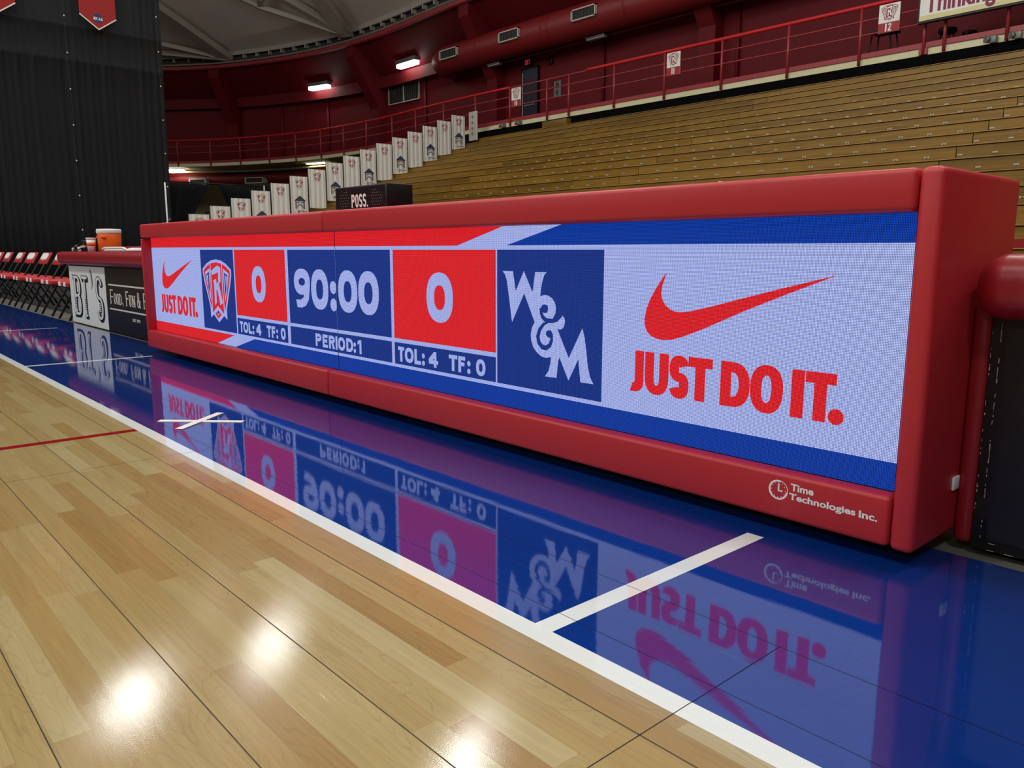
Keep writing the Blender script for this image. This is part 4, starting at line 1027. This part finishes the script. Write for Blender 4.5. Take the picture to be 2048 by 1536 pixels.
for (xa, xb, lab) in ((-24.64, -23.95, 'unlit grey strip light under the red duct, left one'), (-19.44, -18.6, 'unlit grey strip light under the red duct, right one')):
    t = thing('strip_light', lab, 'strip light', ((xa + xb) / 2, 20.85, 7.85), 'unlit strip lights')
    mb = MB(); mb.box(xa, xb, 20.75, 20.98, 7.86, 7.91, .01); obj('housing', mb, M['grey'], t)
    mb = MB(); mb.box(xa + .02, xb - .02, 20.78, 20.95, 7.81, 7.86, .015); obj('lens', mb, M['led_off'], t)
    for x in (xa + .1, xb - .1): mb = MB(); mb.cyl((x, 20.72, 7.9), (x, 20.72, 7.93), .012, seg=6); obj('hanger', mb, M['duct'], t)
def strip_light(name, a, b, z0, z1, wd, lab, lens, hang=True):
    a = Vector(a); b = Vector(b); d = (b - a); L = d.length; d.normalize(); n = Vector((-d.y, d.x)); c = (a + b) / 2
    t = thing(name, lab, 'strip light', (c.x, c.y, z0), 'lit strip lights')
    R = Matrix.Translation((c.x, c.y, 0)) @ Matrix.Rotation(math.atan2(d.y, d.x), 4, 'Z')
    mb = MB(); mb.box(-L / 2 - .03, L / 2 + .03, -wd / 2 - .02, wd / 2 + .02, (z0 + z1) / 2 + .02, z1 + .05, .01, M=R); obj('housing', mb, M['grey'], t)
    mb = MB(); mb.box(-L / 2, L / 2, -wd / 2, wd / 2, z0, (z0 + z1) / 2 + .02, .02, 2, M=R); obj('lens', mb, lens, t)
strip_light('strip_light', (-37.75, 20.2), (-36.5, 20.55), 8.72, 9.0, .28, 'lit strip light on the maroon bulkhead left of the window', M['lamp'])
strip_light('strip_light', (-31.2, 21.13), (-29.8, 21.12), 8.84, 9.12, .28, 'lit strip light on the maroon bulkhead right above the window', M['lamp'])
strip_light('strip_light', (-44.83, 15.38), (-44.16, 15.98), 4.98, 5.06, .3, 'lit strip light below the balcony beside the black curtain edge', M['lamp_low'])
strip_light('strip_light', (-37.19, 19.61), (-35.95, 19.93), 5.03, 5.07, .3, 'lit strip light below the balcony above the white banners', M['lamp_warm'])
strip_light('strip_light', (-44.6, 17.42), (-44.06, 17.86), 4.42, 4.46, .12, 'thin lit strip light below the lower duct between the black drapes', M['lamp'])
# lower duct below the balcony
t = thing('lower_duct', 'red round duct with grilles hanging below the balcony at left', 'duct', (-42, 18, 4.2))
s0, s1 = near(-33, 19.3), near(-48.5, 9)
def alongd(z, r, wd, a, b):
    pts = []; s = a
    while s < b: p, d, n = at(s, wd); pts.append((p.x, p.y, z)); s += .6
    m = MB(); m.tube(pts, r, 18); return m
obj('pipe', alongd(4.62, .34, 1.9, s0, s1), M['duct'], t)
for q in (-45.2, -44.9, -44.6): 
    pass
for (a, b) in (((-44.27, 16.28), (-43.52, 16.89)), ((-41.5, 18.2), (-40.45, 18.74))):
    A = Vector(a); B = Vector(b); c = (A + B) / 2; L = (B - A).length; d = (B - A).normalized()
    R = Matrix.Translation((c.x, c.y, 4.45)) @ Matrix.Rotation(math.atan2(d.y, d.x), 4, 'Z')
    mb = MB()
    for x0, x1, z0, z1 in ((-L / 2, L / 2, -.17, -.13), (-L / 2, L / 2, .1, .14), (-L / 2, -L / 2 + .05, -.17, .14), (L / 2 - .05, L / 2, -.17, .14)): mb.box(x0, x1, -.06, .3, z0, z1, M=R)
    g = obj('grille', mb, M['grille'], t)
    mb = MB(); mb.box(-L / 2 + .04, L / 2 - .04, 0, .3, -.14, .11, M=R, mi=0)
    for j in range(6): mb.box(-L / 2 + .1 + j * L * .15, -L / 2 + .14 + j * L * .15, -.03, .02, -.13, .1, M=R, mi=1)
    obj('louvre', mb, [M['grille_dark'], M['slot']], g)
t2 = alongd(4.93, .05, 1.2, s0, s1); setp(obj('sprinkler_pipe', t2, M['straw']), 'pale pipe under the balcony above the lower red duct', 'pipe')

# ---------------------------------------------------------------- big divider curtain, pennants, pipe and drape
t = thing('divider_curtain', 'tall black divider curtain hanging from the roof at left', 'curtain', (-22.6, 0, 0))
def ycurt(i, n): return -9 + 16.75 * i / n
mb = MB(); n = 1100; rails = []
for k, z in enumerate((.02, 1.6, 3.2, 4.6, 5.34, 5.36, 5.44, 5.46, 5.9, 6.14, 6.16, 6.24, 6.26, 8, 10, 12.6)):
    r = []
    for i in range(n + 1):
        y = ycurt(i, n); hem = 5.36 <= z <= 5.44 or 6.16 <= z <= 6.24
        low = z < 5.4
        ph = y * (37 if low else 41) + (0 if low else 1.3) + 1.1 * math.sin(y * 3.1)
        a = (.005 if hem else (.016 if low else .009)) * (.65 + .5 * math.sin(y * 1.9 + 1) * math.sin(y * 5.3))
        r.append((-22.56 + a * math.sin(ph) + .7 * a * math.sin(ph * .43 + z * .2) + (.012 if hem else 0), y + .04 * (z / 6) * math.sin(y), z))
    rails.append(r)
mb.sweep(rails, 0, True); o = obj('cloth', mb, M['drape'], t); md = o.modifiers.new('s', 'SOLIDIFY'); md.thickness = .006
for y, zs in ((5.49, [1.275 + .853 * k for k in range(9)]), (7.66, [1.6 + .86 * k for k in range(9)])):
    mb = MB(); mb.tube([(-22.46, y, .1)] + [(-22.455 + .01 * (k % 2), y + .01 * math.sin(k), .6 + k * .5) for k in range(24)], .0045, 6); rp = obj('lift_rope', mb, M['slot'], t)
    for z in zs:
        mb = MB(); mb.lathe([(.005, -.02), (.022, 0), (.005, .02)], (-22.445, y, z), 10); obj('rope_ring', mb, M['whiteplastic'], rp)
def pennant(y0, y1, zc, zt, lab, logo):
    t = thing('pennant', lab, 'pennant', (-22.3, (y0 + y1) / 2, zt), 'red pennants on the divider curtain')
    yc = (y0 + y1) / 2; mb = MB(); fm = lambda u, v, l: (-22.30 + l * .002, u, v)
    P = [(yc, zt), (y1, zc), (y1, 8.2), (y0, 8.2), (y0, zc)]
    mb.flat([P], fm, 0, 0); mb.flat([list(reversed(P))], lambda u, v, l: (-22.312, u, v), 0, 0)
    for i in range(5):
        a, b = P[i], P[(i + 1) % 5]; mb.face([(-22.30, *a), (-22.312, *a), (-22.312, *b), (-22.30, *b)], 0)
    mb.flat(stroke([(y0, zc), (yc, zt), (y1, zc)], .028), fm, 1.5, 1)
    if logo:
        mb.flat(disc(yc + .0, zt + .26, .113, .113, 28), fm, 1, 2)
        mb.flat(word('NCAA', yc - .105, yc + .105, zt + .215, zt + .285, .017, .016, .006), fm, 2.5, 1)
    obj('cloth', mb, [M['pennant'], M['white'], M['blue_print']], t)
pennant(5.80, 6.63, 6.47, 6.17, 'red pennant with blue round badge hanging in front of the black curtain', True)
pennant(3.62, 4.44, 6.44, 6.14, 'red pennant cut off at the top left corner of the photo', False)
# pipe and drape entry behind the bleacher end
t = thing('drape_frame', 'white pole frame carrying the black entrance drapes', 'drape frame', (-26, 10.4, 0))
for y in (12.04,): mb = MB(); mb.cyl((-26.0, y, 0), (-26.0, y, 2.93), .03, seg=10); mb.box(-26.2, -25.8, y - .2, y + .2, 0, .02); obj('pole', mb, M['whiteplastic'], t)
mb = MB(); mb.cyl((-26, 8.8, 2.9), (-26, 13.4, 2.9), .02, seg=8); obj('crossbar', mb, M['black'], t)
for y in (8.8, 13.4): mb = MB(); mb.cyl((-26, y, 0), (-26, y, 2.93), .03, seg=10); obj('pole', mb, M['black'], t)
t = thing('slim_pole', 'slim white pole standing at the lower right edge of the tall black curtain', 'pole', (-22.2, 7.51, 0))
mb = MB(); mb.cyl((-22.2, 7.51, .02), (-22.2, 7.51, 2.55), .022, seg=10); obj('shaft', mb, M['whiteplastic'], t)
mb = MB(); mb.cyl((-22.2, 7.51, -.012), (-22.2, 7.51, .02), .2, seg=24); obj('base', mb, M['black'], t)
def drape(ya, yb, y_bot_a, y_bot_b, lab):
    mb = MB(); rails = []; n = 90
    for k in range(13):
        z = 2.87 - 2.85 * k / 12; f = min(1, k / 6); a0 = ya + (y_bot_a - ya) * f; b0 = yb + (y_bot_b - yb) * f
        rails.append([(-26.0 + .05 * math.sin(i * 1.15) + .02 * math.sin(i * 2.7 + k * .2), a0 + (b0 - a0) * i / n, z) for i in range(n + 1)])
    mb.sweep(rails, 0, True); o = obj('entrance_drape', mb, M['drape']); md = o.modifiers.new('s', 'SOLIDIFY'); md.thickness = .006
    setp(o, lab, 'drape', 'black entrance drapes')
drape(8.85, 10.2, 8.85, 9.35, 'black entrance drape tied back to the white pole by the tall curtain')
drape(10.45, 12.0, 11.15, 12.0, 'black entrance drape tied back on the right, beside the white banners')
drape(12.08, 13.36, 12.08, 13.36, 'straight black entrance drape behind the upper white banners')
t = thing('stand', 'small black metal stand between the entrance drapes and the lowest banners', 'stand', (-24.5, 9.7, 0))
for (x, y) in ((-24.5, 9.45), (-24.5, 9.95), (-24.1, 9.45), (-24.1, 9.95)): mb = MB(); mb.cyl((x, y, 0), (x, y, 1.93), .02, seg=8); obj('leg', mb, M['black'], t)
mb = MB(); mb.box(-24.52, -24.08, 9.43, 9.97, 1.9, 1.93); obj('top', mb, M['black'], t)
